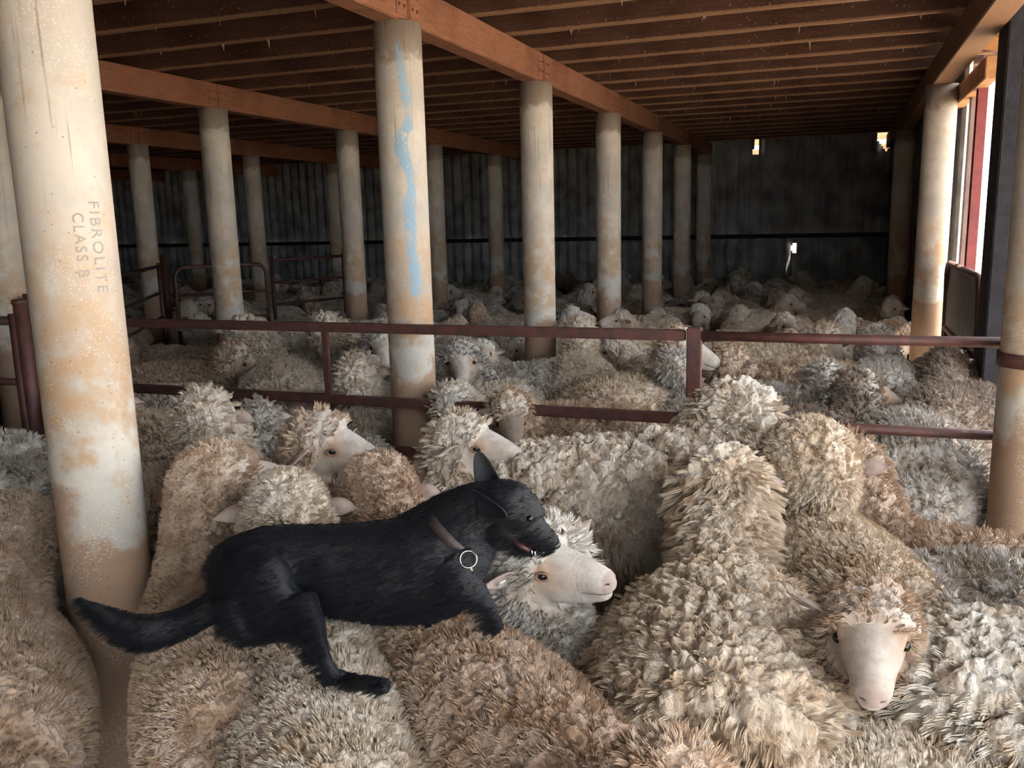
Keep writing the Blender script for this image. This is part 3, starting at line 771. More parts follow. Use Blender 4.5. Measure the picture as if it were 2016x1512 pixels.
def sheep(label, which, px, heading, zb=.78, s=1.0, poll=(0, 0), nose=None, fat=1.0, hw=1.0, tint='cream', mat='wool', voxel=.012, ears=(-15, -15), eartag=None, eyes=True, lids=False, neckw=1.0, dark=1.0, group=None, fleece=None):
    hd = math.radians(heading); g = body_at(px[0], px[1], zb, hd, s, which)
    base = zb/.79*1.0          # body top of the scale-1 sheep is about .79
    fz = floor_z(g.y); gz = fz
    zs = (zb-fz)/(.785+.02)
    root = empty('sheep', (g.x, g.y, gz), hd)
    rotm = Matrix.Rotation(-hd, 3, 'Z')
    def loc(P):      # world -> sheep space of scale 1
        q = rotm @ (V(P)-V((g.x, g.y, gz))); return q/s
    PW = at_d(*poll) if poll[2] > 1.3 else at_z(*poll)
    dp = depth(PW); NW = at_d(nose[0], nose[1], dp+nose[2]) if len(nose) > 2 else at_d(nose[0], nose[1], dp)
    pl = loc(PW); d = loc(NW)-pl
    # body height is set by lifting on the legs: stretch z of the rest pose
    zoff = zs/s
    pl2 = V((pl.x, pl.y, pl.z/zoff*1.0)) if abs(zoff-1) > 1e-3 else pl
    me, fr = sheep_mesh(pl2, V((d.x, d.y, d.z/zoff)), fat, hw, voxel/s, neckw)
    me.materials.append(M[mat])
    rs = Matrix.Diagonal((s, s, s*zoff, 1))
    b = bpy.data.objects.new('body', me); C.objects.link(b); b.parent = root; b.matrix_basis = rs
    if fleece: add_fleece(b, s, fleece)
    T = TINT[tint]; b.color = (T[0], T[1], T[2], dark)
    pollS = V((fr[0].x*s, fr[0].y*s, fr[0].z*s*zoff))
    dd = V((fr[1].x, fr[1].y, fr[1].z*zoff)).normalized(); sd_ = V((0, 0, 1)).cross(dd).normalized(); uu = dd.cross(sd_).normalized()
    piv = bpy.data.objects
    head_bits_scaled(root, (pollS, dd, sd_, uu, fr[4]), s, hw, ears, eartag, eyes, lids)
    tag(root, label, 'sheep', group)
    occupy(g, hd, s); CIRC.append((PW.x, PW.y, .15*s))
    r = math.hypot(pl.x-.26, pl.y, pl.z-.55)
    print('SHEEP %-40s g=(%.2f,%.2f) dep=%.2f poll_local=(%.2f,%.2f,%.2f) neck=%.2f facelen=%.2f zoff=%.2f' % (label[:40], g.x, g.y, depth(g+V((0, 0, .7))), pl.x, pl.y, pl.z, r, (NW-PW).length, zoff))
    return root
def head_bits_scaled(root, frame, s, hw, ears, eartag, eyes, lids):
    poll, d, side, up, ex = frame
    r = head_bits(root, (V((0, 0, 0)), d, side, up, ex), hw, ears, eartag, eyes, lids)
    for o in r:
        o.matrix_basis = Matrix.Translation(poll) @ Matrix.Scale(s, 4) @ o.matrix_basis.copy()
    return r

ND = .009   # fine mesh for the nearest sheep
NEAR = [
 dict(label='woolly sheep at the left bottom edge beside the stencilled column, facing away', which='wit', px=(-75, 1150), heading=140, poll=(30, 1040, 3.1), nose=(60, 1012, .22), tint='brown', voxel=ND, mat='wool', fat=.9, zb=.77),
 dict(label='sheep right of the stencilled column, cream head turned away with both ears out', which='wit', px=(398, 1110), heading=132, poll=(432, 958, 2.95), nose=(528, 945, .15), tint='tan', voxel=ND, hw=1.22, fat=.62, zb=.77, ears=(-5, -10), dark=.9),
 dict(label='sheep under the hind legs of the dog, broad cream back towards the viewer', which='wit', px=(628, 1215), heading=124, poll=(565, 1010, 2.72), nose=(590, 985, .25), tint='cream', voxel=ND, hw=1.05, fat=.76, zb=.78, ears=(-18, -12)),
 dict(label='reddish tan sheep under the chest of the dog, its round back at bottom centre', which='wit', px=(882, 1190), heading=139, poll=(745, 975, 2.95), nose=(775, 950, .24), tint='rust', voxel=ND, hw=1.12, fat=.82, zb=.80, ears=(-25, -15)),
 dict(label='large shaggy sheep with long twisted locks standing right of bottom centre, seen from behind', which='wit', px=(1425, 1100), heading=96, poll=(1420, 965, 2.95), nose=(1365, 935, .18), tint='sand', voxel=ND, mat='wool_long', hw=1.12, fat=1.06, zb=.82, ears=(None, -10), eartag=-1, neckw=.74),
 dict(label='round tan woolly poll rising at the bottom edge right of centre', which='wit', px=(1330, 2250), heading=106, poll=(1312, 1600, 1.50), nose=(1300, 1560, .24), tint='tan', voxel=ND, zb=.72, s=.92, hw=1.12),
 dict(label='sheep with big round creamy head and white ear tag, right of the shaggy one', which='wit', px=(1612, 985), heading=108, poll=(1590, 925, 3.15), nose=(1600, 893, .23), tint='sand', voxel=ND, hw=1.58, fat=.92, zb=.80, ears=(-5, 5), eartag=-1, neckw=1.12),
 dict(label='sheep facing the viewer at lower right, white blaze and tan cheeks', which='wit', px=(1640, 1430), heading=98, poll=(1712, 1222, 2.04), nose=(1718, 1400, -.22), tint='brown', voxel=.0058, hw=.92, s=.9, zb=.62, ears=(None, 5), eartag=-1, lids=False, dark=.72, neckw=.85),
 dict(label='big pale folded fleece at the right edge beside the white-faced sheep', which='rump', px=(1868, 1215), heading=-12, poll=(2300, 1200, .85), nose=(2450, 1240, 0), tint='pale', voxel=ND, hw=1.2, s=1.0, zb=.83, fat=1.1, ears=(None, 10), mat='wool_long'),
 dict(label='cream fleece in the bottom right corner under the muzzle of the white-blazed sheep', which='wit', px=(2070, 1450), heading=20, poll=(2360, 1350, .85), nose=(2480, 1400, 0), tint='cream', voxel=ND, zb=.69, fat=.9),
 dict(label='largest cream fleece in front of the rails, standing sideways behind the dog head', which='wit', px=(1338, 868), heading=26, poll=(1448, 848, 3.75), nose=(1560, 842, .10), tint='cream', voxel=.010, mat='wool_long', hw=1.55, s=1.08, fat=1.1, zb=.90, ears=(None, None), neckw=1.35),
 dict(label='brownish sheep along the right rails, its head behind the big round creamy head', which='wit', px=(1775, 1035), heading=166, poll=(1664, 905, 3.55), nose=(1625, 950, -.02), tint='brown', voxel=.0105, hw=.95, s=.9, zb=.70, ears=(None, 5)),
 dict(label='smooth greyish tan fleece at the right edge below the right rails', which='wit', px=(1880, 1085), heading=172, poll=(1990, 1330, .6), nose=(2000, 1380, 0), tint='grey', voxel=.0105, zb=.74, fat=.95, mat='wool_fine'),
 dict(label='white-faced sheep looking right from under the dog muzzle with a pink nose', which='wit', px=(1068, 1265), heading=96, poll=(1048, 1118, 2.42), nose=(1158, 1140, -.11), tint='grey', voxel=.0058, hw=.98, s=.92, zb=.66, ears=(12, -10), eartag=-1, lids=True, neckw=1.05),
 dict(label='white woolly head with a pink ear half hidden behind the dog nose', which='wit', px=(985, 1092), heading=20, poll=(1085, 1085, 2.72), nose=(1010, 1120, .20), tint='white', voxel=.0105, hw=.95, s=.85, zb=.66, ears=(20, 20)),
 dict(label='sheep with white face and brown eye patch looking right, above the dog back', which='wit', px=(585, 925), heading=2, poll=(626, 874, 3.4), nose=(725, 905, -.04), tint='tan', voxel=.0085, hw=1.02, zb=.78, ears=(-50, -50), lids=True),
 dict(label='round woolly cream head rising over the middle rail right of the stencilled column', which='wit', px=(385, 905), heading=72, poll=(405, 825, 3.95), nose=(425, 798, .24), tint='cream', voxel=.0105, hw=1.2, zb=.74, ears=(None, -25), s=.95),
 dict(label='brown-grey fleece directly right of the stencilled column below the middle rail', which='rump', px=(318, 850), heading=142, poll=(200, 800, 4.9), nose=(190, 790, .22), tint='sand', voxel=.0105, zb=.78),
 dict(label='sheep with a torn white ear and ginger eye patch looking right above the dog', which='wit', px=(862, 985), heading=48, poll=(908, 872, 3.5), nose=(1015, 900, -.06), tint='cream', voxel=.0085, hw=1.05, zb=.70, s=.95, ears=(-10, -20), lids=True),
 dict(label='smooth white fleece at the far left edge level with the middle rail', which='rump', px=(35, 856), heading=188, poll=(-190, 850, .85), nose=(-260, 860, 0), tint='white', voxel=.01, zb=.74, mat='wool_fine'),
 dict(label='grey fleece at the left edge just in front of the smooth white one', which='rump', px=(66, 925), heading=176, poll=(-190, 960, .8), nose=(-260, 990, 0), tint='grey', voxel=.01, zb=.79),
 dict(label='sheep at the left edge with a folded grey neck above the brown fleece', which='wit', px=(-45, 985), heading=176, poll=(-40, 985, .8), nose=(-50, 1060, 0), tint='grey', voxel=.01, zb=.72, s=.9),
]
for k in NEAR:
    if k['poll'][2] > 3.3 or k.get('voxel') > .0092: k.setdefault('fleece', 'mid' if k.get('mat') != 'wool_long' else 'long')
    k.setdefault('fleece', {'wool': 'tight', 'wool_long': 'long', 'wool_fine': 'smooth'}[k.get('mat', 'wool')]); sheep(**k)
MID = [
 dict(label='white-faced sheep looking at the viewer between the rails with a white tag in its ear', which='wit', px=(975, 722), heading=222, poll=(905, 700, .84), nose=(912, 765, -.22), tint='grey', hw=1.0, zb=.74, ears=(-10, -5), eartag=1),
 dict(label='cream sheep facing straight away just right of the middle pipe column', which='wit', px=(1135, 690), heading=108, poll=(1140, 655, .86), nose=(1142, 640, .2), tint='cream', hw=1.15, zb=.76),
 dict(label='tan curly sheep with a clean white face pointing right behind the upright post', which='wit', px=(1300, 728), heading=62, poll=(1335, 685, 5.9), nose=(1408, 715, -.02), tint='sand', hw=1.05, zb=.78, s=1.05, voxel=.0105, lids=True),
 dict(label='sheep with a brown poll and lowered head under the middle rail', which='wit', px=(1075, 795), heading=184, poll=(1002, 812, 4.75), nose=(1012, 885, -.13), tint='tan', hw=1.0, zb=.74, dark=.3, s=.9),
 dict(label='white head lowered beside the blue-streaked column', which='wit', px=(915, 772), heading=250, poll=(888, 798, 5.0), nose=(892, 872, -.12), tint='pale', zb=.68, s=.85),
 dict(label='cream head with an ear tag beside the left edge of the blue-streaked column', which='wit', px=(692, 775), heading=8, poll=(705, 735, 5.3), nose=(730, 715, .18), tint='cream', zb=.72, hw=1.1, eartag=-1, ears=(-10, -10)),
 dict(label='sheep facing the viewer partly hidden by the blue-streaked column', which='wit', px=(742, 690), heading=255, poll=(750, 668, 6.4), nose=(758, 722, -.15), tint='grey', zb=.74),
 dict(label='sheep with a neck wrinkle behind the thin upright of the left pen panel', which='wit', px=(655, 680), heading=84, poll=(640, 650, 6.9), nose=(640, 635, .2), tint='cream', zb=.76, hw=1.1),
 dict(label='round cream rump between the two upper rails left of the thin upright', which='rump', px=(540, 735), heading=118, poll=(480, 650, 7.0), nose=(480, 640, .2), tint='cream', zb=.78, fat=1.1),
 dict(label='sheep with a drooping brown ear between the rails right of the stencilled column', which='wit', px=(425, 715), heading=15, poll=(462, 705, 6.75), nose=(512, 735, .05), tint='tan', zb=.74, hw=1.05),
 dict(label='dim brown sheep standing sideways behind the top rail beside the stencilled column', which='wit', px=(290, 682), heading=176, poll=(225, 690, .8), nose=(180, 720, 0), tint='brown', zb=.76),
 dict(label='blue-grey head behind the middle rail beside the round cream head', which='wit', px=(555, 845), heading=176, poll=(505, 828, 4.65), nose=(485, 815, .2), tint='grey', zb=.66, s=.85, hw=1.05),
 dict(label='grey cracked fleece behind the upright post', which='rump', px=(1345, 785), heading=98, poll=(1325, 722, 5.6), nose=(1330, 705, .2), s=.85, tint='grey', zb=.68),
 dict(label='sheep with a drooping ear just right of the upright post', which='wit', px=(1500, 712), heading=188, poll=(1436, 712, 6.3), nose=(1460, 745, .15), tint='tan', zb=.74, hw=1.05),
 dict(label='pale smooth sheep behind the right rails with its head turned away', which='wit', px=(1580, 760), heading=12, poll=(1622, 745, 5.6), nose=(1660, 735, .2), tint='grey', zb=.72, hw=1.0, mat='wool_fine'),
 dict(label='dark-faced sheep looking right behind the right rails', which='wit', px=(1655, 805), heading=8, poll=(1690, 768, 5.1), nose=(1760, 797, 0), tint='dark', zb=.72, hw=1.05, dark=0.0),
 dict(label='long pale-backed sheep whose brown spotted head hangs right behind the right top rail', which='wit', px=(1575, 678), heading=18, poll=(1625, 668, 7.0), nose=(1655, 720, -.1), tint='sand', zb=.77, hw=1.0, dark=.4),
 dict(label='shadowed sheep facing away near the gate, behind the right rails', which='wit', px=(1745, 700), heading=84, poll=(1725, 672, 6.9), nose=(1730, 655, .2), tint='grey', zb=.76, s=1.05),
 dict(label='dark shadowed rump close to the door post behind the right rails', which='rump', px=(1838, 790), heading=78, poll=(1862, 715, 6.1), nose=(1870, 700, .2), tint='dark', zb=.76),
 dict(label='very dark sheep against the right-hand column behind the rails', which='rump', px=(1930, 790), heading=86, poll=(1925, 745, 6.0), nose=(1930, 725, .2), tint='dark', zb=.72),
 dict(label='grey woolly rump filling space below the right middle rail', which='rump', px=(1815, 862), heading=92, poll=(1800, 790, 5.7), nose=(1805, 775, .2), tint='grey', zb=.74, fat=1.15),
]
for k in MID: sheep(fleece='mid', **k)

# packed flock further back: copies of a few posed sheep
POOL = []
POSES = [((.62, .05, .80), (.9, .1, -.15)), ((.60, .16, .78), (.5, .8, -.25)), ((.60, -.16, .76), (.5, -.8, -.3)), ((.66, 0, .62), (.85, 0, -.6)), ((.55, .10, .86), (.9, -.3, -.1)), ((.62, -.10, .70), (.8, .4, -.5)), ((.52, .24, .74), (-.2, .9, -.3)), ((.58, -.05, .90), (1, 0, -.05))]
for i, (p, d) in enumerate(POSES):
    me, fr = sheep_mesh(p, d, fat=.93+.03*(i % 4), hw=1.0+.08*(i % 3), voxel=.016); me.materials.append(M['wool'])
    root = empty('sheep', (0, -50, 0)); b = bpy.data.objects.new('body', me); C.objects.link(b); b.parent = root
    head_bits(root, fr, 1.0, (-15+5*(i % 3), -10-8*(i % 2)), None)
    POOL.append(root)
def copy_tree(o, parent=None):
    c = o.copy(); C.objects.link(c); c.parent = parent
    for ch in [x for x in kids.get(o.name, [])]: copy_tree(ch, c)
    return c
kids = {}
for o in list(C.objects):
    if o.parent: kids.setdefault(o.parent.name, []).append(o)
rng = random.Random(11)
spots = []
def free(x, y, hd, s, k=1.0):
    for t in (-.34, 0, .30, .58):
        cx = x+math.cos(hd)*t*s; cy = y+math.sin(hd)*t*s; r = (.235 if t < .5 else .11)*s
        if cy > WALLY-.32 or cx > .66 or cx < -17.8 or cy < FY+.32: return False
        for (a, b, q) in CIRC:
            if (a-cx)**2+(b-cy)**2 < ((r+q)*k)**2: return False
    ux, uy = math.cos(hd), math.sin(hd)
    for (a, b) in OBST:
        t = max(-.40*s, min(.6*s, (a-x)*ux+(b-y)*uy))
        if (a-x-ux*t)**2+(b-y-uy*t)**2 < (.05+.30*s)**2: return False
    for t in (-.55, .6):
        if y+uy*t*s > WALLY-.42 or x+ux*t*s > .70: return False
    for (a, b) in COLS:
        t = max(-.36*s, min(.45*s, (a-x)*ux+(b-y)*uy))
        if (a-x-ux*t)**2+(b-y-uy*t)**2 < (.135+.34*s)**2: return False
    return True
def visible(x, y):
    p = V((x, y, .7)); dd = depth(p)
    if dd < 1: return False
    q = p-EYEP; sx_ = CX+FPX*q.dot(RT)/dd
    return -120 < sx_ < 2050
for k in (1.0, .90, .82):
    for _ in range(30000 if k > .95 else 14000):
        y = FY+.3+(WALLY-FY-.6)*rng.random(); x = -17.5+18.3*rng.random()
        if not visible(x, y): continue
        if x < -4.6 and y < 8.3 and x < -4.6-(y-4.4)*.5: continue
        hd = rng.uniform(0, 2*math.pi); s = rng.uniform(.86, .98)
        if free(x, y, hd, s, k):
            spots.append((x, y, hd, s)); occupy(V((x, y, 0)), hd, s)
    print('spots', len(spots))
spots.sort(key=lambda q: q[1])
tones = ['cream', 'tan', 'brown', 'grey', 'pale', 'sand', 'dark']; wts = [5, 4, 3, 3, 2, 4, 1]
seen = {}
used = [False]*len(POOL)
def facing(hd):
    v = V((math.cos(hd), math.sin(hd), 0)); a = v.dot(RT0); b = v.dot(V((-_sy, _cy, 0)))
    if abs(a) > abs(b)*1.1: return 'facing right' if a > 0 else 'facing left'
    return 'facing away' if b > 0 else 'facing the front'
def where(x, y):
    band = 'close behind the rails' if y < 7 else 'in mid flock' if y < 11 else 'in the far flock' if y < 14.5 else 'at the back wall'
    if x < -9.5: side = 'in the far left pens'
    elif x < -5.6: side = 'left of the second columns'
    elif x < -2.4: side = 'left of the near beam'
    elif x < -.9: side = 'right of the near beam'
    else: side = 'towards the right wall'
    return side+', '+band
labs = []
for n, (x, y, hd, s) in enumerate(spots):
    i = rng.randrange(len(POOL)); tn = rng.choices(tones, wts)[0]
    if not used[i]: c = POOL[i]; used[i] = True
    else: c = copy_tree(POOL[i])
    c.location = (x, y, floor_z(y)-.01); c.rotation_euler = (0, 0, hd); zf = rng.uniform(.86, .96); c.scale = (s, s, zf if x < .2 else zf*.95)
    T = TINT[tn]; f = rng.uniform(.9, 1.08)
    for ch in C.objects:
        pass
    labs.append((c, tn, facing(hd), where(x, y), T, f))
kids2 = {}
for o in C.objects:
    if o.parent: kids2.setdefault(o.parent.name, []).append(o)
for c, tn, fa, wh, T, f in labs:
    for ch in kids2.get(c.name, []):
        if ch.name.startswith('body'): ch.color = (T[0]*f, T[1]*f, T[2]*f, rng.choice([1, 1, .9, .5]))
    seen.setdefault((tn, fa, wh), []).append(c)
for (tn, fa, wh), L in seen.items():
    for c in L:
        lab = '%s sheep %s, %s' % (tn if tn not in ('sand',) else 'sandy', fa, wh)
        tag(c, lab, 'sheep', lab if len(L) > 1 else 'sheep of the packed flock')
for u_, p_ in zip(used, POOL):
    if not u_:
        for ch in kids2.get(p_.name, []): bpy.data.objects.remove(ch)
        bpy.data.objects.remove(p_)
# ------------------------------------------------------------------ dog
def px_r(px, dep): return px*dep/FPX
def dog():
    root = empty('dog', at_z(700, 1260, .74)); tag(root, 'black short-haired working dog standing across the backs of the sheep, head turned right', 'dog')
    inv = Matrix.Translation(-root.location)
    W_ = lambda x, y, d: at_d(x, y, d) - root.location
    bm = bmesh.new(); VW = V((-_sy, _cy, 0)) # across the body
    def limb(pts, n=16, sub=3, flat=.8):
        """(px, py, depth, half height px) ; flat = thickness across / height"""
        P = catmull([W_(a, b, c) for a, b, c, r in pts], sub)
        rr = []
        for i in range(len(pts)-1):
            for k in range(sub):
                t = k/sub; r0 = px_r(pts[i][3], pts[i][2]); r1 = px_r(pts[i+1][3], pts[i+1][2]); rr.append(r0*(1-t)+r1*t)
        rr.append(px_r(pts[-1][3], pts[-1][2]))
        loft(bm, P, [(r, r*flat) for r in rr], n, ref=VW)
    # ref = view direction, so half width lies in the picture plane, half height across the body
    limb([(448, 1150, 2.26, 40), (475, 1125, 2.26, 66), (530, 1108, 2.26, 72), (600, 1108, 2.26, 76), (680, 1120, 2.26, 90), (760, 1122, 2.26, 99), (830, 1118, 2.25, 103), (890, 1110, 2.24, 98), (935, 1110, 2.22, 74), (958, 1118, 2.22, 44)], 26, 3, .86)
    limb([(830, 1078, 2.25, 62), (878, 1055, 2.25, 78), (915, 1028, 2.24, 70), (948, 1006, 2.23, 60), (975, 996, 2.22, 50)], 22, 3, .82)     # neck
    limb([(800, 1050, 2.26, 40), (850, 1035, 2.26, 45), (890, 1020, 2.26, 40)], 14, 2, .6)   # withers
    # skull and muzzle
    limb([(952, 992, 2.22, 34), (975, 992, 2.22, 50), (1005, 1000, 2.215, 55), (1032, 1018, 2.21, 44), (1046, 1034, 2.205, 36)], 22, 3, .90)
    limb([(1030, 1028, 2.21, 38), (1052, 1046, 2.205, 31), (1070, 1059, 2.20, 25.5), (1086, 1070, 2.195, 21), (1096, 1076, 2.19, 14)], 18, 3, .85)
    limb([(1000, 1050, 2.22, 26), (1020, 1068, 2.215, 17), (1040, 1084, 2.21, 11), (1052, 1094, 2.205, 8)], 12, 3, .9)   # lower jaw
    limb([(985, 1030, 2.21, 30), (1010, 1050, 2.21, 24), (1020, 1052, 2.21, 18)], 12, 2, 1.2)  # cheek
    # hindquarter and near hind leg
    limb([(470, 1110, 2.20, 50), (505, 1150, 2.17, 76), (545, 1188, 2.15, 72), (585, 1210, 2.14, 55), (612, 1222, 2.14, 42)], 20, 3, .52)
    limb([(470, 1175, 2.18, 42), (480, 1225, 2.17, 38), (500, 1245, 2.17, 22), (560, 1240, 2.16, 18)], 14, 3, .9)
    limb([(588, 1192, 2.13, 50), (608, 1228, 2.09, 39), (619, 1258, 2.05, 29), (632, 1288, 2.01, 21), (646, 1314, 1.985, 15), (664, 1332, 1.99, 12)], 16, 3, .75)
    limb([(655, 1326, 2.0, 13), (685, 1336, 2.02, 13), (712, 1342, 1.965, 13), (742, 1346, 1.94, 14.5), (760, 1350, 1.935, 10)], 14, 3, .95)
    for k in range(4):     # toes
        o = (k-1.5)*.011; a = W_(745, 1348, 1.93) + VW*o; b = W_(768, 1355, 1.925) + VW*o*1.25
        loft(bm, [a, (a+b)/2+V((0, 0, .004)), b], [.008, .009, .005], 8)
    # front legs
    limb([(880, 1120, 2.18, 60), (905, 1150, 2.16, 52), (928, 1165, 2.15, 34), (946, 1182, 2.16, 24), (962, 1200, 2.17, 16), (980, 1240, 2.21, 13)], 16, 3, .7)
    limb([(850, 1150, 2.30, 60), (860, 1200, 2.30, 36), (850, 1240, 2.30, 22), (845, 1262, 2.30, 16)], 14, 3, .8)
    limb([(480, 1170, 2.38, 60), (520, 1220, 2.40, 40), (560, 1260, 2.40, 22), (575, 1290, 2.40, 16)], 14, 3, .7)
    # tail
    limb([(462, 1160, 2.27, 40), (432, 1188, 2.26, 29), (395, 1210, 2.25, 27), (345, 1232, 2.25, 31), (290, 1244, 2.24, 35), (240, 1230, 2.24, 29), (200, 1206, 2.24, 17), (170, 1190, 2.24, 10), (152, 1178, 2.24, 3)], 14, 3, .8)
    me = remesh(bm, .0042, 9)
    n = len(me.vertices); co = np.empty(n*3, np.float32); me.vertices.foreach_get('co', co); co = co.reshape(-1, 3)
    nr = np.empty(n*3, np.float32); me.vertices.foreach_get('normal', nr); nr = nr.reshape(-1, 3)
    def push(px, py, dep, rad, amt, facing=True):
        c = np.array(W_(px, py, dep), np.float32); d = np.linalg.norm(co-c, axis=1); w = np.exp(-(d/rad)**2)
        co[:] += nr*(w*amt)[:, None].astype(np.float32)
    # eye socket, brow, muscle relief
    push(1042, 1019, 2.13, .016, -.007); push(1030, 1004, 2.13, .016, .003); push(1056, 1036, 2.13, .014, -.003)
    push(595, 1140, 2.13, .035, -.022); push(660, 1170, 2.10, .05, -.010); push(830, 1100, 2.06, .05, .008); push(880, 1090, 2.06, .03, -.010); push(800, 1150, 2.07, .05, -.006)
    push(925, 1145, 2.08, .035, .006); push(560, 1085, 2.1, .06, .006); push(660, 1120, 2.1, .05, -.006)
    me.vertices.foreach_set('co', co.ravel()); me.materials.append(M['coat'])
    me.polygons.foreach_set('use_smooth', [True]*len(me.polygons)); me.update()
    body = obj('body', me, None, root)
    me.materials.append(M['hairs'])
    vg = body.vertex_groups.new(name='coat'); vg.add(list(range(n)), 1.0, 'REPLACE')
    pm = body.modifiers.new('coat', 'PARTICLE_SYSTEM'); st = pm.particle_system.settings
    st.type = 'HAIR'; st.count = 9000; st.hair_length = .007; st.hair_step = 3; st.use_advanced_hair = True
    st.child_type = 'SIMPLE'; st.rendered_child_count = 7; st.child_percent = 1; st.child_radius = .008; st.child_roundness = .6; st.clump_factor = .1
    st.normal_factor = .0006; st.object_align_factor = (-RT0.x*.0068, -RT0.y*.0068, -.003); st.factor_random = .001
    st.render_step = 2; st.material = 2; st.root_radius = 1; st.tip_radius = .3; st.radius_scale = .001; st.roughness_endpoint = .002
    # ears
    def ear(base_a, base_b, tip, dep_b, dep_t, cup, fold=0, nm='ear'):
        bm = bmesh.new(); A = W_(*base_a, dep_b); B = W_(*base_b, dep_b-.0); T = W_(*tip, dep_t); nu, nv = 14, 10
        nrm = (B-A).cross(T-A).normalized();
        if nrm.dot(VW) > 0: nrm = -nrm
        top, bot = [], []
        for i in range(nu+1):
            u = i/nu; a, b = [], []
            for j in range(nv+1):
                v = j/nv; w_ = math.sqrt(max(0, 1-u**2.4))*(.95-.25*u); bc = (A+B)/2*(1-u)+T*u
                p = bc + (B-A)*(v-.5)*(w_+.02) + nrm*(-cup*(1-(2*v-1)**2)*math.sin(math.pi*(1-u)*.5) + cup*.3)
                p += nrm*fold*u*u
                a.append(bm.verts.new(p)); b.append(bm.verts.new(p-nrm*.004))
            top.append(a); bot.append(b)
        for i in range(nu):
            for j in range(nv):
                bm.faces.new((top[i][j], top[i+1][j], top[i+1][j+1], top[i][j+1])); bm.faces.new((bot[i][j], bot[i][j+1], bot[i+1][j+1], bot[i+1][j]))
            bm.faces.new((top[i][0], bot[i][0], bot[i+1][0], top[i+1][0])); bm.faces.new((top[i][-1], top[i+1][-1], bot[i+1][-1], bot[i][-1]))
        for j in range(nv): bm.faces.new((top[-1][j], bot[-1][j], bot[-1][j+1], top[-1][j+1])); bm.faces.new((top[0][j], top[0][j+1], bot[0][j+1], bot[0][j]))
        bmesh.ops.recalc_face_normals(bm, faces=bm.faces)
        return obj('ear', bm, M['coat'], root, True)
    ear((938, 965), (990, 956), (941, 888), 2.26, 2.27, .014)
    ear((922, 958), (938, 1016), (1000, 1014), 2.135, 2.095, .018)
    # collar and ring
    cc = W_(903, 1060, 2.24); ax = (W_(935, 1018, 2.235)-W_(878, 1078, 2.24)).normalized()
    a1 = VW - ax*VW.dot(ax); a1.normalize(); a2 = ax.cross(a1)
    a2 = a2 if a2.z < 0 else -a2
    bm = bmesh.new(); n = 40; prof = []
    rw_, rh_ = px_r(79, 2.24)*.86, px_r(79, 2.24)*1.03
    for k in range(n):
        t = 2*math.pi*k/n; rad = a1*math.cos(t)*rw_ + a2*math.sin(t)*rh_; o = rad.normalized()
        c0 = cc + rad; prof.append([bm.verts.new(c0 + ax*s*.013 + o*q) for s, q in ((-1, .001), (-.9, .004), (.9, .004), (1, .001), (.9, -.002), (-.9, -.002))])
    for k in range(n):
        A, B = prof[k], prof[(k+1) % n]
        for j in range(6): bm.faces.new((A[j], A[(j+1) % 6], B[(j+1) % 6], B[j]))
    bmesh.ops.recalc_face_normals(bm, faces=bm.faces)
    col = obj('collar', bm, M['leather'], root, True); col['label'] = 'brown leather collar'
    bm = bmesh.new(); rc = W_(922, 1101, 2.135); R_ = px_r(16.5, 2.14)
    e1 = RT; e2 = (UP*.95 + FW*.3).normalized()
    ring = [rc + e1*R_*math.cos(t) + e2*R_*math.sin(t) for t in [2*math.pi*k/32 for k in range(33)]]
    loft(bm, ring, [.0022]*33, 8, ref=FW, cap=False)
    rg = obj('collar_ring', bm, M['chrome'], col, True)
    bm = bmesh.new(); tube(bm, [W_(926, 1116, 2.135), W_(932, 1134, 2.14), W_(938, 1150, 2.145)], .003, 8); obj('cord', bm, M['white_rope'], col, True)
    # eye, nose, mouth
    bm = bmesh.new(); bmesh.ops.create_uvsphere(bm, u_segments=16, v_segments=12, radius=.0085, matrix=Matrix.Translation(W_(1043, 1021, 2.163))); obj('eye', bm, M['eye'], root, True)
    bm = bmesh.new(); ellipsoid(bm, W_(1094, 1072, 2.19), (RT*.013, VW*.015, UP*.011), 14); obj('nose', bm, M['nose'], root, True)
    bm = bmesh.new(); c = [W_(1012, 1062, 2.20), W_(1030, 1074, 2.19), W_(1044, 1084, 2.185)]; loft(bm, c, [(.008, .018), (.009, .02), (.006, .014)], 10, ref=VW); obj('tongue', bm, M['tongue'], root, True)
    bm = bmesh.new()
    for k, (x, y) in enumerate(((1047, 1084), (1053, 1086))):
        loft(bm, [W_(x, y, 2.165), W_(x+1, y+7, 2.165)], [.0025, .0006], 6)
    obj('teeth', bm, M['tagw'], root, True)
def mat_coat():
    m = new_mat('black_dog_coat'); t = NT(m); co = t.coord()
    st = t.noise(t.vm('MULTIPLY', co, (60, 60, 260)), 3., 4, .6).outputs[0]
    big = t.noise(co, 12., 3).outputs[0]
    c = t.mix(big, rgb(.0016, .0018, .003), rgb(.0035, .0035, .005))
    b = t.n('Bump', {'Height': st, 'Strength': .6, 'Distance': .003})
    p = t.n('BsdfPrincipled', {'Base Color': c, 'Roughness': t.math('MULTIPLY_ADD', st, .2, .34), 'Normal': b.outputs[0], 'Specular IOR Level': .42, 'Sheen Weight': .04, 'Sheen Tint': rgb(.5, .65, 1.0)})
    t.finish(p.outputs[0]); return m
M['coat'] = mat_coat()
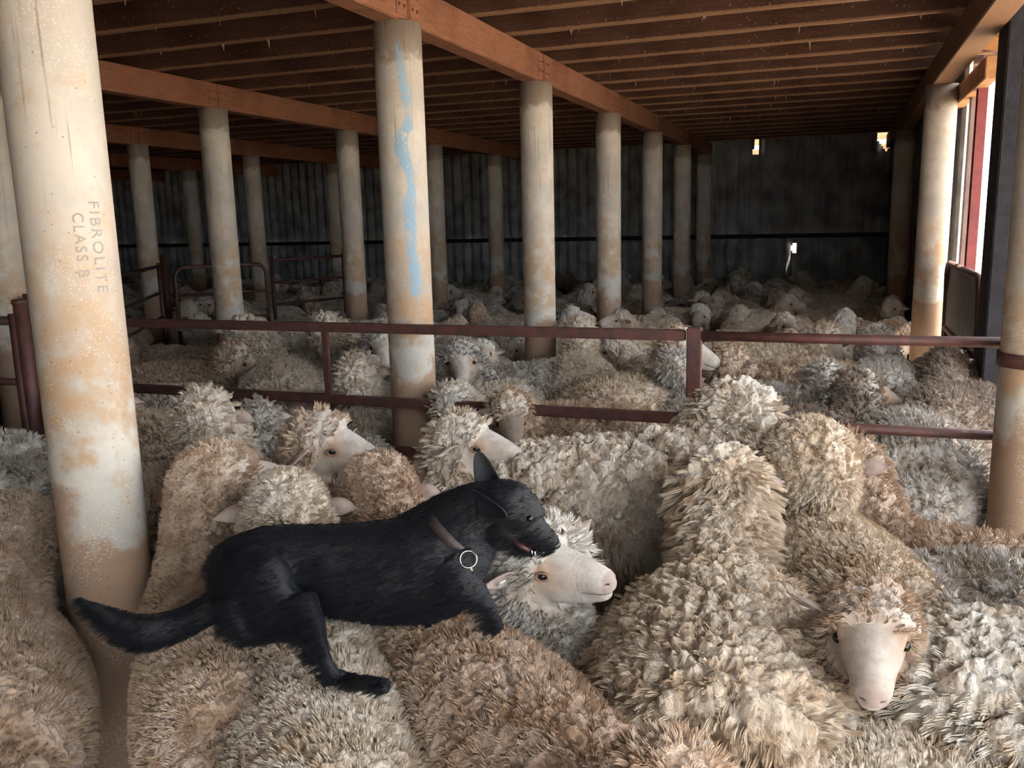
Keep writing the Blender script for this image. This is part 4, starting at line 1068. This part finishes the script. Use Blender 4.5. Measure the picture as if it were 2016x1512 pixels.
M['hairs'] = mat_coat(); M['hairs'].name = 'black_dog_hair'; M['hairs'].node_tree.nodes['Principled BSDF'].inputs['Specular IOR Level'].default_value = .25
M['leather'] = mat_simple('brown_leather', (.045, .03, .028), .55)
M['chrome'] = mat_simple('bright_metal_ring', (.75, .75, .72), .25, 1.0, bump=0)
M['nose'] = mat_simple('black_nose', (.01, .01, .01), .35)
M['tongue'] = mat_simple('dark_red_tongue', (.07, .022, .022), .4)
dog()
# ------------------------------------------------------------------ light, camera
w = bpy.data.worlds.new('sky'); bpy.context.scene.world = w; w.use_nodes = True
bg = w.node_tree.nodes['Background']; bg.inputs[0].default_value = (.85, .93, 1.0, 1); bg.inputs[1].default_value = 1.0
sun = bpy.data.lights.new('sun', 'SUN'); sun.energy = 5.0; sun.angle = math.radians(.6); sun.color = (1, .93, .82)
so = bpy.data.objects.new('sun', sun); C.objects.link(so)
sd = V((-.34, -.16, -1.0)).normalized()     # direction the light travels
so.rotation_euler = sd.to_track_quat('-Z', 'Y').to_euler(); so.location = (6, 6, 9)
cd = bpy.data.cameras.new('camera'); cam = bpy.data.objects.new('camera', cd); C.objects.link(cam)
cd.sensor_fit = 'HORIZONTAL'; cd.sensor_width = 36; cd.lens = 36*FPX/2016; cd.clip_start = .05; cd.clip_end = 300
cam.matrix_world = Matrix((RT, UP, -FW)).transposed().to_4x4(); cam.location = EYEP
sc = bpy.context.scene; sc.camera = cam
sc.view_settings.view_transform = 'Standard'; sc.view_settings.look = 'None'; sc.view_settings.gamma = 1
sc.view_settings.use_curve_mapping = False; sc.view_settings.exposure = 2.75
sc.cycles.max_bounces = 4; sc.cycles.debug_use_compact_bvh = True; sc.cycles.debug_use_hair_bvh = False; sc.cycles.denoising_prefilter = 'FAST'; sc.cycles_curves.shape = 'RIBBONS'; sc.cycles_curves.subdivisions = 1; sc.cycles.use_adaptive_sampling = True; sc.cycles.adaptive_threshold = .05; sc.cycles.adaptive_min_samples = 20; sc.cycles.diffuse_bounces = 2; sc.cycles.use_denoising = True
